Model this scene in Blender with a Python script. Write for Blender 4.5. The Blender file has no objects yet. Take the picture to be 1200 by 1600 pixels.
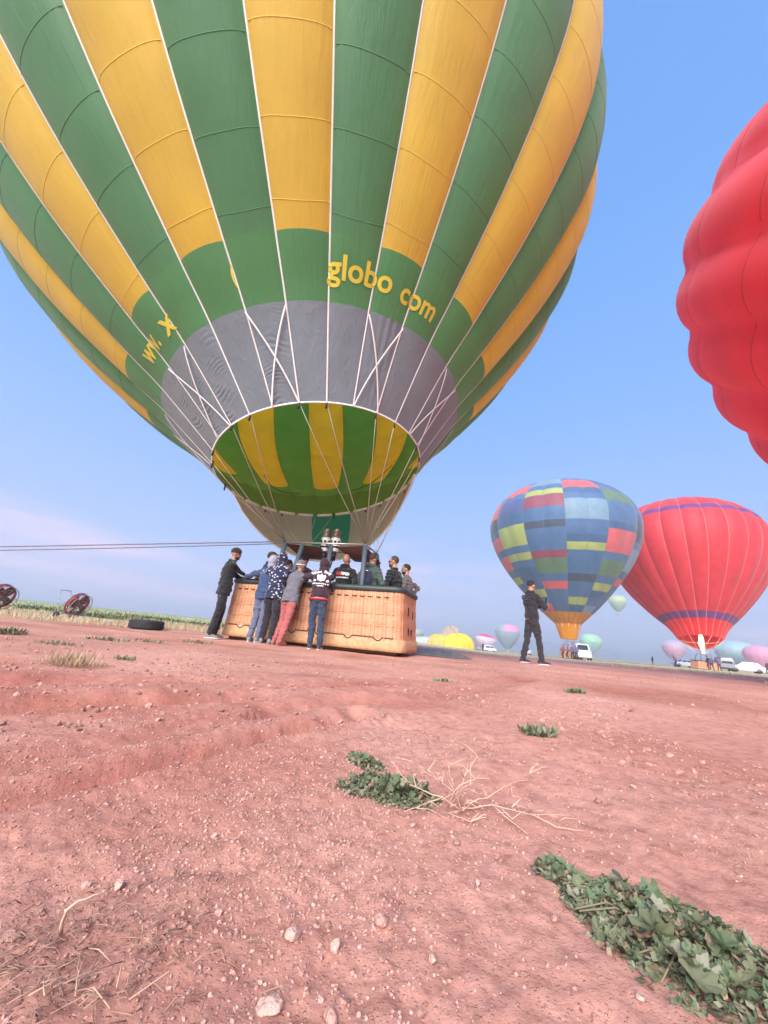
import bpy, bmesh, math, random
import numpy as np
from mathutils import Vector, Matrix
from mathutils.bvhtree import BVHTree
R_ = math.radians
random.seed(7); rng = np.random.default_rng(7)
scene = bpy.context.scene
col = scene.collection

# ------------------------------------------------------------------ camera
CAM_H, PITCH, ROLL, FPX = 0.35, R_(17.6), R_(5.17), 600.0      # a phone held low, ultra-wide lens
_F = np.array([0, math.cos(PITCH), math.sin(PITCH)]); _U0 = np.array([0, -math.sin(PITCH), math.cos(PITCH)]); _R0 = np.array([1., 0, 0])
_R = math.cos(ROLL)*_R0 + math.sin(ROLL)*_U0
_U = -math.sin(ROLL)*_R0 + math.cos(ROLL)*_U0
cd = bpy.data.cameras.new('camera'); cam = bpy.data.objects.new('camera', cd); col.objects.link(cam)
cd.sensor_fit = 'VERTICAL'; cd.sensor_height = 24.0; cd.lens = 24.0*FPX/1600.0
cd.clip_start = 0.02; cd.clip_end = 20000
cam.matrix_world = Matrix(((_R[0], _U[0], -_F[0], 0), (_R[1], _U[1], -_F[1], 0), (_R[2], _U[2], -_F[2], CAM_H), (0, 0, 0, 1)))
scene.camera = cam
scene.render.resolution_x, scene.render.resolution_y = 768, 1024

# ------------------------------------------------------------------ sky, sun, exposure
SUN_AZ, SUN_EL = R_(197), R_(33)         # behind the camera, a little to the left (azimuth clockwise from +Y)
world = bpy.data.worlds.new('World'); scene.world = world; world.use_nodes = True
nt = world.node_tree; nt.nodes.clear()
def wn(t, **k):
    n = nt.nodes.new(t)
    for a, b in k.items(): setattr(n, a, b)
    return n
wo = wn('ShaderNodeOutputWorld'); bg = wn('ShaderNodeBackground'); nt.links.new(bg.outputs[0], wo.inputs[0])
sky = wn('ShaderNodeTexSky', sky_type='NISHITA'); sky.sun_disc = False
sky.sun_elevation = SUN_EL; sky.sun_rotation = SUN_AZ; sky.air_density = 1.3; sky.dust_density = 2.0; sky.ozone_density = 2.0
sks = wn('ShaderNodeVectorMath', operation='SCALE'); nt.links.new(sky.outputs[0], sks.inputs[0]); sks.inputs[3].default_value = 0.09
tc = wn('ShaderNodeTexCoord'); sp = wn('ShaderNodeSeparateXYZ'); nt.links.new(tc.outputs['Generated'], sp.inputs[0])
ramp = wn('ShaderNodeValToRGB'); nt.links.new(sp.outputs[2], ramp.inputs[0])
el = ramp.color_ramp.elements
stops = [(0.0, (.41, .47, .69)), (.07, (.37, .445, .69)), (.22, (.28, .405, .70)), (.5, (.18, .345, .69)), (.8, (.125, .29, .66)), (1.0, (.11, .26, .61))]
el[0].position = 0; el[0].color = (*stops[0][1], 1); el[1].position = 1; el[1].color = (*stops[-1][1], 1)
for p_, c_ in stops[1:-1]:
    e = el.new(p_); e.color = (*c_, 1)
mixs = wn('ShaderNodeMix', data_type='RGBA'); mixs.inputs[0].default_value = 0.88
nt.links.new(sks.outputs[0], mixs.inputs[6]); nt.links.new(ramp.outputs[0], mixs.inputs[7])
# thin pink cloud sheets, low over the horizon
cm = wn('ShaderNodeMapping'); cm.inputs['Scale'].default_value = (1.0, 1.0, 7.0); cm.inputs['Location'].default_value = (3.3, 1.3, .55)
nt.links.new(tc.outputs['Generated'], cm.inputs[0])
cn = wn('ShaderNodeTexNoise'); cn.inputs['Scale'].default_value = 1.6; cn.inputs['Detail'].default_value = 6; cn.inputs['Roughness'].default_value = .55
nt.links.new(cm.outputs[0], cn.inputs['Vector'])
cr = wn('ShaderNodeMapRange'); cr.interpolation_type = 'SMOOTHSTEP'; cr.inputs[1].default_value = .40; cr.inputs[2].default_value = .64; nt.links.new(cn.outputs[0], cr.inputs[0])
lowr = wn('ShaderNodeMapRange'); lowr.interpolation_type = 'SMOOTHSTEP'; lowr.inputs[1].default_value = .30; lowr.inputs[2].default_value = .08; nt.links.new(sp.outputs[2], lowr.inputs[0])
cmul = wn('ShaderNodeMath', operation='MULTIPLY'); nt.links.new(cr.outputs[0], cmul.inputs[0]); nt.links.new(lowr.outputs[0], cmul.inputs[1])
cm2 = wn('ShaderNodeMath', operation='MULTIPLY'); nt.links.new(cmul.outputs[0], cm2.inputs[0]); cm2.inputs[1].default_value = .9
mixc = wn('ShaderNodeMix', data_type='RGBA'); nt.links.new(cm2.outputs[0], mixc.inputs[0]); nt.links.new(mixs.outputs[2], mixc.inputs[6]); mixc.inputs[7].default_value = (.66, .53, .70, 1)
nt.links.new(mixc.outputs[2], bg.inputs[0]); bg.inputs[1].default_value = 1.0
sd = bpy.data.lights.new('sun', 'SUN'); sun = bpy.data.objects.new('sun', sd); col.objects.link(sun)
sd.energy = 5.0; sd.angle = R_(45); sd.color = (1.0, .94, .88)
sdir = Vector((math.sin(SUN_AZ)*math.cos(SUN_EL), math.cos(SUN_AZ)*math.cos(SUN_EL), math.sin(SUN_EL)))
sun.rotation_euler = sdir.to_track_quat('Z', 'Y').to_euler()
scene.view_settings.view_transform = 'Standard'; scene.view_settings.look = 'None'
scene.view_settings.exposure = 0.69; scene.view_settings.gamma = 1.0; scene.view_settings.use_curve_mapping = False

cy = scene.cycles; cy.max_bounces = 6; cy.diffuse_bounces = 3; cy.glossy_bounces = 2; cy.transmission_bounces = 4; cy.transparent_max_bounces = 4; cy.volume_bounces = 0; cy.use_adaptive_sampling = True; cy.adaptive_threshold = .035

# ------------------------------------------------------------------ helpers
def ray(x, y):
    return (x-600)/FPX*_R + (800-y)/FPX*_U + _F
def at(x, y, Y):                      # the point at depth Y along a line of sight, for surveying positions
    d = ray(x, y); return np.array([0, 0, CAM_H]) + d*(Y/d[1])
def gnd(x, y, z=0.0):
    d = ray(x, y); return np.array([0, 0, CAM_H]) + d*((z-CAM_H)/d[2])
def thing(name, label, cat, loc=(0, 0, 0), rz=0.0, group=None):
    o = bpy.data.objects.new(name, None); col.objects.link(o); o.empty_display_size = .2
    o.location = loc; o.rotation_euler = (0, 0, rz); return tag(o, label, cat, group)
def tag(o, label=None, cat=None, group=None, kind=None):
    if label: o['label'] = label
    if cat: o['category'] = cat
    if group: o['group'] = group
    if kind: o['kind'] = kind
    return o
def link(name, me, parent=None, loc=None):
    o = bpy.data.objects.new(name, me); col.objects.link(o)
    if parent: o.parent = parent
    if loc is not None: o.location = loc
    return o
def mesh_np(name, V, F, mats=(), mi=None, smooth=True, uv=None):
    """V (n,3); F list of equal-length faces (array) or list of lists"""
    me = bpy.data.meshes.new(name)
    V = np.asarray(V, np.float32)
    if isinstance(F, np.ndarray):
        k = F.shape[1]; n = len(F)
        me.vertices.add(len(V)); me.vertices.foreach_set('co', V.ravel())
        me.loops.add(n*k); me.loops.foreach_set('vertex_index', F.ravel().astype(np.int32))
        me.polygons.add(n); me.polygons.foreach_set('loop_start', np.arange(0, n*k, k, dtype=np.int32))
        me.update(calc_edges=True)
    else:
        me.from_pydata([tuple(map(float, v)) for v in V], [], F); me.update()
    for m in mats: me.materials.append(m)
    if mi is not None: me.polygons.foreach_set('material_index', np.asarray(mi, np.int32))
    me.polygons.foreach_set('use_smooth', np.full(len(me.polygons), smooth))
    if uv is not None:
        l = me.uv_layers.new(name='UVMap'); idx = np.empty(len(me.loops), np.int32); me.loops.foreach_get('vertex_index', idx)
        l.data.foreach_set('uv', np.asarray(uv, np.float32)[idx].ravel())
    me.update(); return me
class MB:
    """collects shapes for ONE mesh object"""
    def __init__(s): s.v = []; s.f = []; s.m = []
    def add(s, V, F, m=0):
        b = len(s.v); s.v += [tuple(map(float, p)) for p in V]; s.f += [[i+b for i in f] for f in F]; s.m += [m]*len(F); return s
    def box(s, c, d, rot=None, m=0, bev=0.0, taper=1.0):
        x, y, z = [k/2 for k in d]; b = min(bev, x*.9, y*.9, z*.9)
        if b > 0:
            P = []
            for sx in (-1, 1):
                for sy in (-1, 1):
                    for sz in (-1, 1):
                        P += [(sx*(x-b), sy*(y-b), sz*z), (sx*(x-b), sy*y, sz*(z-b)), (sx*x, sy*(y-b), sz*(z-b))]
            bm = bmesh.new(); vs = [bm.verts.new(p) for p in P]; bmesh.ops.convex_hull(bm, input=vs); bm.verts.index_update()
            V = [v.co.copy() for v in bm.verts]; F = [[v.index for v in f.verts] for f in bm.faces]; bm.free()
        else:
            V = [Vector((sx*x, sy*y, sz*z)) for sx in (-1, 1) for sy in (-1, 1) for sz in (-1, 1)]
            F = [[0, 1, 3, 2], [4, 6, 7, 5], [0, 4, 5, 1], [2, 3, 7, 6], [0, 2, 6, 4], [1, 5, 7, 3]]
        if taper != 1.0:
            for v in V:
                if v[2] > 0: v[0] *= taper; v[1] *= taper
        if rot is not None: V = [rot @ Vector(v) for v in V]
        return s.add([(v[0]+c[0], v[1]+c[1], v[2]+c[2]) for v in V], F, m)
    def tube(s, pts, rad, n=8, m=0, cap=True, flat=1.0, closed=False):
        pts = [Vector(p) for p in pts]; k = len(pts)
        if not hasattr(rad, '__len__'): rad = [rad]*k
        V = []; ref = None
        for i in range(k):
            if closed: t = pts[(i+1) % k]-pts[i-1]
            else: t = pts[min(i+1, k-1)]-pts[max(i-1, 0)]
            t.normalize()
            if ref is None: ref = Vector((0, 0, 1)) if abs(t.z) < .9 else Vector((0, 1, 0))
            u = ref - t*ref.dot(t)
            if u.length < 1e-6: u = t.orthogonal()
            u.normalize(); w = t.cross(u); ref = u
            for j in range(n):
                a = 2*math.pi*j/n; V.append(pts[i]+u*(math.cos(a)*rad[i]*flat)+w*(math.sin(a)*rad[i]))
        F = []
        for i in range(k if closed else k-1):
            i2 = (i+1) % k
            for j in range(n):
                j2 = (j+1) % n; F.append([i*n+j, i*n+j2, i2*n+j2, i2*n+j])
        if cap and not closed: F += [list(range(n))[::-1], [(k-1)*n+j for j in range(n)]]
        return s.add(V, F, m)
    def lathe(s, prof, n=24, c=(0, 0, 0), rot=None, m=0, cap=True):
        V = []; F = []; k = len(prof)
        for (r, z) in prof:
            for j in range(n):
                a = 2*math.pi*j/n; V.append(Vector((r*math.cos(a), r*math.sin(a), z)))
        for i in range(k-1):
            for j in range(n):
                j2 = (j+1) % n; F.append([i*n+j, i*n+j2, (i+1)*n+j2, (i+1)*n+j])
        if cap: F += [list(range(n))[::-1], [(k-1)*n+j for j in range(n)]]
        if rot is not None: V = [rot @ v for v in V]
        return s.add([v+Vector(c) for v in V], F, m)
    def ball(s, c, r, rot=None, nu=14, nv=9, m=0):
        V = [Vector((0, 0, -r[2]))]; F = []
        for i in range(1, nv):
            p = -math.pi/2+math.pi*i/nv
            for j in range(nu):
                a = 2*math.pi*j/nu; V.append(Vector((r[0]*math.cos(p)*math.cos(a), r[1]*math.cos(p)*math.sin(a), r[2]*math.sin(p))))
        V.append(Vector((0, 0, r[2])))
        for j in range(nu):
            j2 = (j+1) % nu; F.append([0, 1+j2, 1+j]); F.append([len(V)-1, 1+(nv-2)*nu+j, 1+(nv-2)*nu+j2])
            for i in range(nv-2): F.append([1+i*nu+j, 1+i*nu+j2, 1+(i+1)*nu+j2, 1+(i+1)*nu+j])
        if rot is not None: V = [rot @ v for v in V]
        return s.add([v+Vector(c) for v in V], F, m)
    def build(s, name, mats, parent=None, smooth=True, org=(0, 0, 0), auto=None):
        if not isinstance(mats, (list, tuple)): mats = [mats]
        V = np.array(s.v)-np.array(org)
        me = mesh_np(name, V, s.f, mats, s.m, smooth)
        if auto: me.set_sharp_from_angle(angle=R_(auto))
        return link(name, me, parent)

# numpy gradient-ish value noise, several octaves
_perm = rng.permutation(4096)
def vnoise(x, y, z=0.0):
    x = np.asarray(x, float); y = np.asarray(y, float); z = np.zeros_like(x)+z
    xi = np.floor(x).astype(int); yi = np.floor(y).astype(int); zi = np.floor(z).astype(int)
    u = x-xi; v = y-yi; w = z-zi; u = u*u*(3-2*u); v = v*v*(3-2*v); w = w*w*(3-2*w)
    def h(a, b, c): return _perm[(_perm[(_perm[a & 4095]+b) & 4095]+c) & 4095]/2047.5-1
    L = lambda a, b, t: a+(b-a)*t
    return L(L(L(h(xi, yi, zi), h(xi+1, yi, zi), u), L(h(xi, yi+1, zi), h(xi+1, yi+1, zi), u), v),
             L(L(h(xi, yi, zi+1), h(xi+1, yi, zi+1), u), L(h(xi, yi+1, zi+1), h(xi+1, yi+1, zi+1), u), v), w)
def fbm(x, y, z=0.0, o=4, g=.5):
    s = 0; a = 1; f = 1
    for i in range(o): s = s+a*vnoise(x*f+17*i, y*f+5*i, z*f if np.ndim(z) else z+i); a *= g; f *= 2.03
    return s

# ------------------------------------------------------------------ materials
MATS = {}
def mat(name, base=(.5, .5, .5), rough=.7, metal=0.0, var=.12, scale=12.0, bump=.0, bscale=40.0, spec=.5, sheen=0.0, detail=4, coat=0.0, obj=True):
    """principled with a mottled base colour and a fine bump"""
    if name in MATS: return MATS[name]
    m = bpy.data.materials.new(name); m.use_nodes = True; N = m.node_tree.nodes; L = m.node_tree.links; b = N['Principled BSDF']
    t = N.new('ShaderNodeTexCoord'); n = N.new('ShaderNodeTexNoise'); n.inputs['Scale'].default_value = scale; n.inputs['Detail'].default_value = detail
    L.new(t.outputs['Object'], n.inputs['Vector'])
    mr = N.new('ShaderNodeMapRange'); mr.inputs[1].default_value = .25; mr.inputs[2].default_value = .75; mr.inputs[3].default_value = 1-var; mr.inputs[4].default_value = 1+var
    L.new(n.outputs[0], mr.inputs[0])
    mm = N.new('ShaderNodeVectorMath'); mm.operation = 'SCALE'; mm.inputs[0].default_value = base; L.new(mr.outputs[0], mm.inputs[3])
    L.new(mm.outputs[0], b.inputs['Base Color'])
    b.inputs['Roughness'].default_value = rough; b.inputs['Metallic'].default_value = metal; b.inputs['Specular IOR Level'].default_value = spec
    b.inputs['Sheen Weight'].default_value = sheen; b.inputs['Coat Weight'].default_value = coat
    if bump > 0:
        n2 = N.new('ShaderNodeTexNoise'); n2.inputs['Scale'].default_value = bscale; n2.inputs['Detail'].default_value = 5; L.new(t.outputs['Object'], n2.inputs['Vector'])
        bp = N.new('ShaderNodeBump'); bp.inputs['Strength'].default_value = bump; bp.inputs['Distance'].default_value = .02; L.new(n2.outputs[0], bp.inputs['Height']); L.new(bp.outputs[0], b.inputs['Normal'])
    MATS[name] = m; return m
def fabric(name, base, trans=.32, var=.09, rough=.55, bump=.3, tint=None, ustretch=9.0, vstretch=1.2):
    """thin ripstop: diffuse front, light coming through, creases that run along the gore (uv)"""
    if name in MATS: return MATS[name]
    m = bpy.data.materials.new(name); m.use_nodes = True; N = m.node_tree.nodes; L = m.node_tree.links; b = N['Principled BSDF']; out = N['Material Output']
    uv = N.new('ShaderNodeUVMap'); uv.uv_map = 'UVMap'
    mp = N.new('ShaderNodeMapping'); mp.inputs['Scale'].default_value = (ustretch, vstretch, 1); L.new(uv.outputs[0], mp.inputs[0])
    n = N.new('ShaderNodeTexNoise'); n.inputs['Scale'].default_value = 1.0; n.inputs['Detail'].default_value = 5; n.inputs['Roughness'].default_value = .6; n.inputs['Distortion'].default_value = .5; L.new(mp.outputs[0], n.inputs['Vector'])
    t = N.new('ShaderNodeTexCoord'); n3 = N.new('ShaderNodeTexNoise'); n3.inputs['Scale'].default_value = .9; n3.inputs['Detail'].default_value = 5; L.new(t.outputs['Object'], n3.inputs['Vector'])
    mr = N.new('ShaderNodeMapRange'); mr.inputs[1].default_value = .3; mr.inputs[2].default_value = .7; mr.inputs[3].default_value = 1-var; mr.inputs[4].default_value = 1+var; L.new(n3.outputs[0], mr.inputs[0])
    mm = N.new('ShaderNodeVectorMath'); mm.operation = 'SCALE'; mm.inputs[0].default_value = base; L.new(mr.outputs[0], mm.inputs[3])
    L.new(mm.outputs[0], b.inputs['Base Color']); b.inputs['Roughness'].default_value = rough; b.inputs['Specular IOR Level'].default_value = .35
    b.inputs['Sheen Weight'].default_value = .25; b.inputs['Sheen Roughness'].default_value = .5
    bp = N.new('ShaderNodeBump'); bp.inputs['Strength'].default_value = bump; bp.inputs['Distance'].default_value = .06; L.new(n.outputs[0], bp.inputs['Height']); L.new(bp.outputs[0], b.inputs['Normal'])
    tr = N.new('ShaderNodeBsdfTranslucent'); tb = N.new('ShaderNodeVectorMath'); tb.operation = 'MULTIPLY'; L.new(mm.outputs[0], tb.inputs[0]); tb.inputs[1].default_value = tint or (1.25, 1.25, 1.1); L.new(tb.outputs[0], tr.inputs[0]); L.new(bp.outputs[0], tr.inputs['Normal'])
    mx = N.new('ShaderNodeMixShader'); mx.inputs[0].default_value = trans; L.new(b.outputs[0], mx.inputs[1]); L.new(tr.outputs[0], mx.inputs[2]); L.new(mx.outputs[0], out.inputs[0])
    MATS[name] = m; return m
white_tape = mat('white_tape', (.84, .84, .83), .6, var=.08, scale=3)
steel = mat('steel', (.62, .60, .58), .35, .9, var=.1)
black_rubber = mat('black_rubber', (.025, .025, .027), .75, var=.25, bump=.3, bscale=60)

# ------------------------------------------------------------------ terrain
_AZ = np.radians([-180, -70, -40, -25, 0, 10, 16, 28, 42, 60, 180])
_SL = np.array([.0, .004, .0035, .001, -.006, -.013, -.016, -.012, -.006, -.002, 0])
def gp(pts): return np.array([gnd(*p)[:2] for p in pts])
RUTS = [  # tyre ruts and little banks in the soil: polyline, half width, depth, berm
    (gp([(-160, 1290), (0, 1252), (120, 1222), (230, 1196), (330, 1176), (420, 1150), (510, 1136), (560, 1120)]), .042, .050, .026),
    (gp([(-120, 1132), (0, 1110), (110, 1104), (250, 1096), (400, 1087)]), .09, .035, .016),
    (gp([(-60, 1215), (60, 1190), (180, 1160), (330, 1131), (480, 1106), (600, 1095)]), .07, .016, .010),
    (gp([(420, 1112), (540, 1098), (640, 1104), (740, 1078), (820, 1062)]), .10, .026, .014),
    (gp([(940, 1078), (1040, 1082), (1120, 1096), (1230, 1112)]), .16, .025, .01),
    (gp([(-100, 1072), (80, 1066), (300, 1066), (520, 1072), (700, 1068)]), .13, .035, .018),
]
def dpoly(x, y, P):
    best = np.full(np.shape(x), 1e9); side = np.zeros(np.shape(x))
    for a, b in zip(P[:-1], P[1:]):
        d = b-a; L2 = d@d; t = np.clip(((x-a[0])*d[0]+(y-a[1])*d[1])/L2, 0, 1)
        ex = x-a[0]-t*d[0]; ey = y-a[1]-t*d[1]; q = np.hypot(ex, ey); s = np.sign(d[0]*ey-d[1]*ex)
        u = q < best; best = np.where(u, q, best); side = np.where(u, s, side)
    return best*side
TRK = gp([(640, 1128), (820, 1052)])
def terrain(x, y, fine=True):
    x = np.asarray(x, float); y = np.asarray(y, float)
    d = np.hypot(x, y); az = np.arctan2(x, y)
    z = np.interp(az, _AZ, _SL)*np.maximum(0, d-9.5)*np.where(d < 600, 1, 600/np.maximum(d, 1))
    m = np.clip((d-1.2)/2.5, 0, 1)*np.clip((70-d)/45, 0.15, 1)
    z = z+.022*m*fbm(x*.55+3, y*.55, 1.7, 2)
    z = z+.010*np.clip((d-.4)/.8, 0, 1)*np.clip((30-d)/15, 0, 1)*fbm(x*2.1+9, y*2.1, 4.2, 3)
    for P, w, dep, berm in RUTS:
        q = dpoly(x, y, P); wob = w*(1+.35*vnoise(x*4, y*4, 9.1))
        q = q+.03*vnoise(x*9, y*9, 3.3)*(w/.05)**.5
        amp = np.clip(.75+.45*vnoise(x*1.7, y*1.7, 7.7), .2, 1.2)
        z = z-amp*dep*np.exp(-(q/wob)**2)+amp*berm*np.exp(-((q-1.9*wob)/wob)**2)+amp*berm*.8*np.exp(-((q+1.9*wob)/wob)**2)
    if fine:
        near = np.clip((7-d)/5, 0, 1)
        q = dpoly(x, y, TRK)
        tr = np.exp(-(q/.22)**4)*np.clip(.4+vnoise(x*1.3, y*1.3, 2.2), 0, 1)
        z = z+near*(.0045*fbm(x*11, y*11, .3, 3)+.0022*vnoise(x*45, y*45, .9)+.0012*vnoise(x*110, y*110, 5.9)*np.clip(2-d, 0, 1))
        z = z+.005*tr*np.sin(q*150+2*vnoise(x*5, y*5, 1))*np.clip((9-d)/4, 0, 1)
    return z
def tz(x, y): return float(terrain(np.array([x]), np.array([y]))[0])

def make_ground():
    af = np.radians(np.linspace(-72, 72, 800)); ab = np.radians(np.linspace(72, 288, 40))[1:-1]
    A = np.concatenate([af, ab]); nA = len(A)
    Rr = np.concatenate([np.geomspace(.16, 30, 420), np.geomspace(30, 6000, 90)[1:]]); nR = len(Rr)
    rr, aa = np.meshgrid(Rr, A, indexing='ij')
    x = rr*np.sin(aa); y = rr*np.cos(aa); z = terrain(x.ravel(), y.ravel()).reshape(x.shape)
    V = np.stack([x, y, z], -1).reshape(-1, 3); V = np.vstack([V, [[0, 0, 0]]])
    i, j = np.meshgrid(np.arange(nR-1), np.arange(nA), indexing='ij'); j2 = (j+1) % nA
    F = np.stack([i*nA+j, (i+1)*nA+j, (i+1)*nA+j2, i*nA+j2], -1).reshape(-1, 4)[:, ::-1]
    me = mesh_np('ground', V, F)
    # soil zones: dry grass fringe and the green field, as real cover (by place)
    X, Y = V[:, 0], V[:, 1]; d = np.hypot(X, Y); az = np.degrees(np.arctan2(X, Y))
    n = fbm(X*.12, Y*.12, 3.1, 3)
    n2 = fbm(X*.5, Y*.25, 6.1, 3)
    edge = np.interp(az, [-180, -60, -45, -20, -5, 5, 20, 30, 50, 180], [14, 14, 12.5, 15, 18, 20, 22, 26, 30, 14])
    straw = np.clip((d-edge)/3+n2*1.1, 0, 1)*np.clip((220-d)/150, .55, 1)
    gedge = np.interp(az, [-180, -60, -45, -15, 0, 8, 20, 45, 180], [22, 22, 22, 30, 60, 200, 260, 260, 22])
    green = np.clip((d-gedge)/(gedge*.35)+n*.7, 0, 1)
    rut = np.zeros(len(X)); nr_ = d < 14
    for P, w, dep, berm in RUTS:
        q = dpoly(X[nr_], Y[nr_], P); rut[nr_] = np.maximum(rut[nr_], np.exp(-(q/(w*2.4))**2)*np.clip(.75+.6*vnoise(X[nr_]*1.7, Y[nr_]*1.7, 7.7), 0, 1))
    rut[nr_] = np.maximum(rut[nr_], .9*np.clip(fbm(X[nr_]*.7+40, Y[nr_]*1.9, 2.7, 4)*1.5-.15, 0, 1)*np.clip((-X[nr_]+.6)/1.2, .25, 1))
    for nm, a in (('straw', straw), ('green', green), ('rut', rut)):
        at_ = me.attributes.new(nm, 'FLOAT', 'POINT'); at_.data.foreach_set('value', a.astype(np.float32))
    m = bpy.data.materials.new('red_soil'); m.use_nodes = True; N = m.node_tree.nodes; L = m.node_tree.links; b = N['Principled BSDF']
    g = N.new('ShaderNodeNewGeometry')
    def noise(s, det, r=.6, dist=0.0):
        q = N.new('ShaderNodeTexNoise'); q.inputs['Scale'].default_value = s; q.inputs['Detail'].default_value = det; q.inputs['Roughness'].default_value = r; q.inputs['Distortion'].default_value = dist
        L.new(g.outputs['Position'], q.inputs['Vector']); return q.outputs[0]
    def rmp(src, st):
        r = N.new('ShaderNodeValToRGB'); L.new(src, r.inputs[0]); e = r.color_ramp.elements
        e[0].position = st[0][0]; e[0].color = (*st[0][1], 1); e[1].position = st[-1][0]; e[1].color = (*st[-1][1], 1)
        for p, c in st[1:-1]: k = e.new(p); k.color = (*c, 1)
        return r.outputs[0]
    def mixc(f, a, c, blend='MIX'):
        q = N.new('ShaderNodeMix'); q.data_type = 'RGBA'; q.blend_type = blend
        if isinstance(f, float): q.inputs[0].default_value = f
        else: L.new(f, q.inputs[0])
        for s_, v in ((6, a), (7, c)):
            if isinstance(v, tuple): q.inputs[s_].default_value = (*v, 1)
            else: L.new(v, q.inputs[s_])
        return q.outputs[2]
    c1 = rmp(noise(.9, 8, .62, .3), [(.28, (.46, .205, .155)), (.45, (.585, .295, .232)), (.60, (.635, .34, .275)), (.78, (.68, .42, .355))])
    c2 = rmp(noise(24, 7, .68), [(.3, (.62, .56, .54)), (.5, (1, 1, 1)), (.72, (1.16, 1.17, 1.18))])
    c = mixc(1.0, c1, c2, 'MULTIPLY')
    vor = N.new('ShaderNodeTexVoronoi'); vor.inputs['Scale'].default_value = 170; L.new(g.outputs['Position'], vor.inputs['Vector'])
    grit = rmp(vor.outputs['Distance'], [(.0, (1, 1, 1)), (.2, (1, 1, 1)), (.3, (0, 0, 0))])
    gm = N.new('ShaderNodeMath'); gm.operation = 'MULTIPLY'; L.new(grit, gm.inputs[0])
    gs = rmp(noise(5, 4, .6), [(.42, (0, 0, 0)), (.66, (.55, .55, .55))]); L.new(gs, gm.inputs[1])
    c = mixc(gm.outputs[0], c, (.60, .40, .35))
    big = rmp(noise(.35, 4, .6), [(.35, (.80, .78, .77)), (.65, (1.08, 1.08, 1.08))]); c = mixc(1.0, c, big, 'MULTIPLY')
    def attr(nm):
        q = N.new('ShaderNodeAttribute'); q.attribute_name = nm; return q.outputs['Fac']
    rc = rmp(noise(9, 6, .65), [(.3, (.31, .105, .077)), (.7, (.45, .175, .13))]); rk = N.new('ShaderNodeMath'); rk.operation = 'MULTIPLY'; L.new(attr('rut'), rk.inputs[0]); L.new(rmp(noise(3.1, 6, .7), [(.3, (.35, .35, .35)), (.55, (1, 1, 1))]), rk.inputs[1]); c = mixc(rk.outputs[0], c, rc)  # redder exposed soil, darkened along the ruts to stand in for shade
    sm = N.new('ShaderNodeMapRange'); sm.interpolation_type = 'SMOOTHSTEP'; sm.inputs[1].default_value = .35; sm.inputs[2].default_value = .85
    ad = N.new('ShaderNodeMath'); ad.operation = 'ADD'; L.new(attr('straw'), ad.inputs[0])
    sb = N.new('ShaderNodeMath'); sb.operation = 'SUBTRACT'; L.new(noise(1.1, 6, .65), sb.inputs[0]); sb.inputs[1].default_value = .45; L.new(sb.outputs[0], ad.inputs[1]); L.new(ad.outputs[0], sm.inputs[0])
    straw_c = rmp(noise(3, 6, .7), [(.3, (.40, .29, .17)), (.55, (.52, .42, .27)), (.75, (.58, .50, .35))])
    c = mixc(sm.outputs[0], c, straw_c)
    gr_c = rmp(noise(.5, 7, .65), [(.3, (.16, .20, .075)), (.5, (.25, .30, .12)), (.72, (.36, .38, .18))])
    c = mixc(attr('green'), c, gr_c)
    L.new(c, b.inputs['Base Color']); b.inputs['Roughness'].default_value = .95; b.inputs['Specular IOR Level'].default_value = .2
    bp = N.new('ShaderNodeBump'); bp.inputs['Strength'].default_value = .55; bp.inputs['Distance'].default_value = .012; L.new(noise(55, 8, .7), bp.inputs['Height'])
    bp2 = N.new('ShaderNodeBump'); bp2.inputs['Strength'].default_value = .7; bp2.inputs['Distance'].default_value = .004; L.new(grit, bp2.inputs['Height']); L.new(bp.outputs[0], bp2.inputs['Normal']); L.new(bp2.outputs[0], b.inputs['Normal'])
    me.materials.append(m)
    o = link('ground', me); return tag(o, kind='structure')
make_ground()

def hills():
    """a low blue range on the plain's far edge"""
    spec = [(30, 39, 1500, 32), (36.5, 5, 1450, 34), (31, 3, 1300, 12), (16, 9, 1600, 22), (52, 6, 1500, 16), (-38, 14, 1500, 9)]
    V = []; F = []; b = 0
    for azc, wd, D, hh in spec:
        n = 60; rows = 6
        for i in range(rows):
            for j in range(n+1):
                t = j/n*2-1; a = R_(azc+t*wd/2); rr = D+i*70-120
                prof = (1-t*t)**1.3*(1+.35*math.sin(t*7+azc)+.2*math.sin(t*17+azc*3))
                z = hh*max(0, prof)*math.sin(math.pi*(i+.02)/(rows-1))**.8 if 0 < i < rows-1 else -8
                zb = -9 if azc > 0 else 2
                V.append((rr*math.sin(a), rr*math.cos(a), zb+z))
        for i in range(rows-1):
            for j in range(n): F.append([b+i*(n+1)+j, b+(i+1)*(n+1)+j, b+(i+1)*(n+1)+j+1, b+i*(n+1)+j+1])
        b = len(V)
    me = mesh_np('hills', V, F, [mat('hill_scrub', (.16, .15, .13), .95, var=.3, scale=.02, spec=.1)])
    tag(link('hills', me), kind='structure')
hills()

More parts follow.
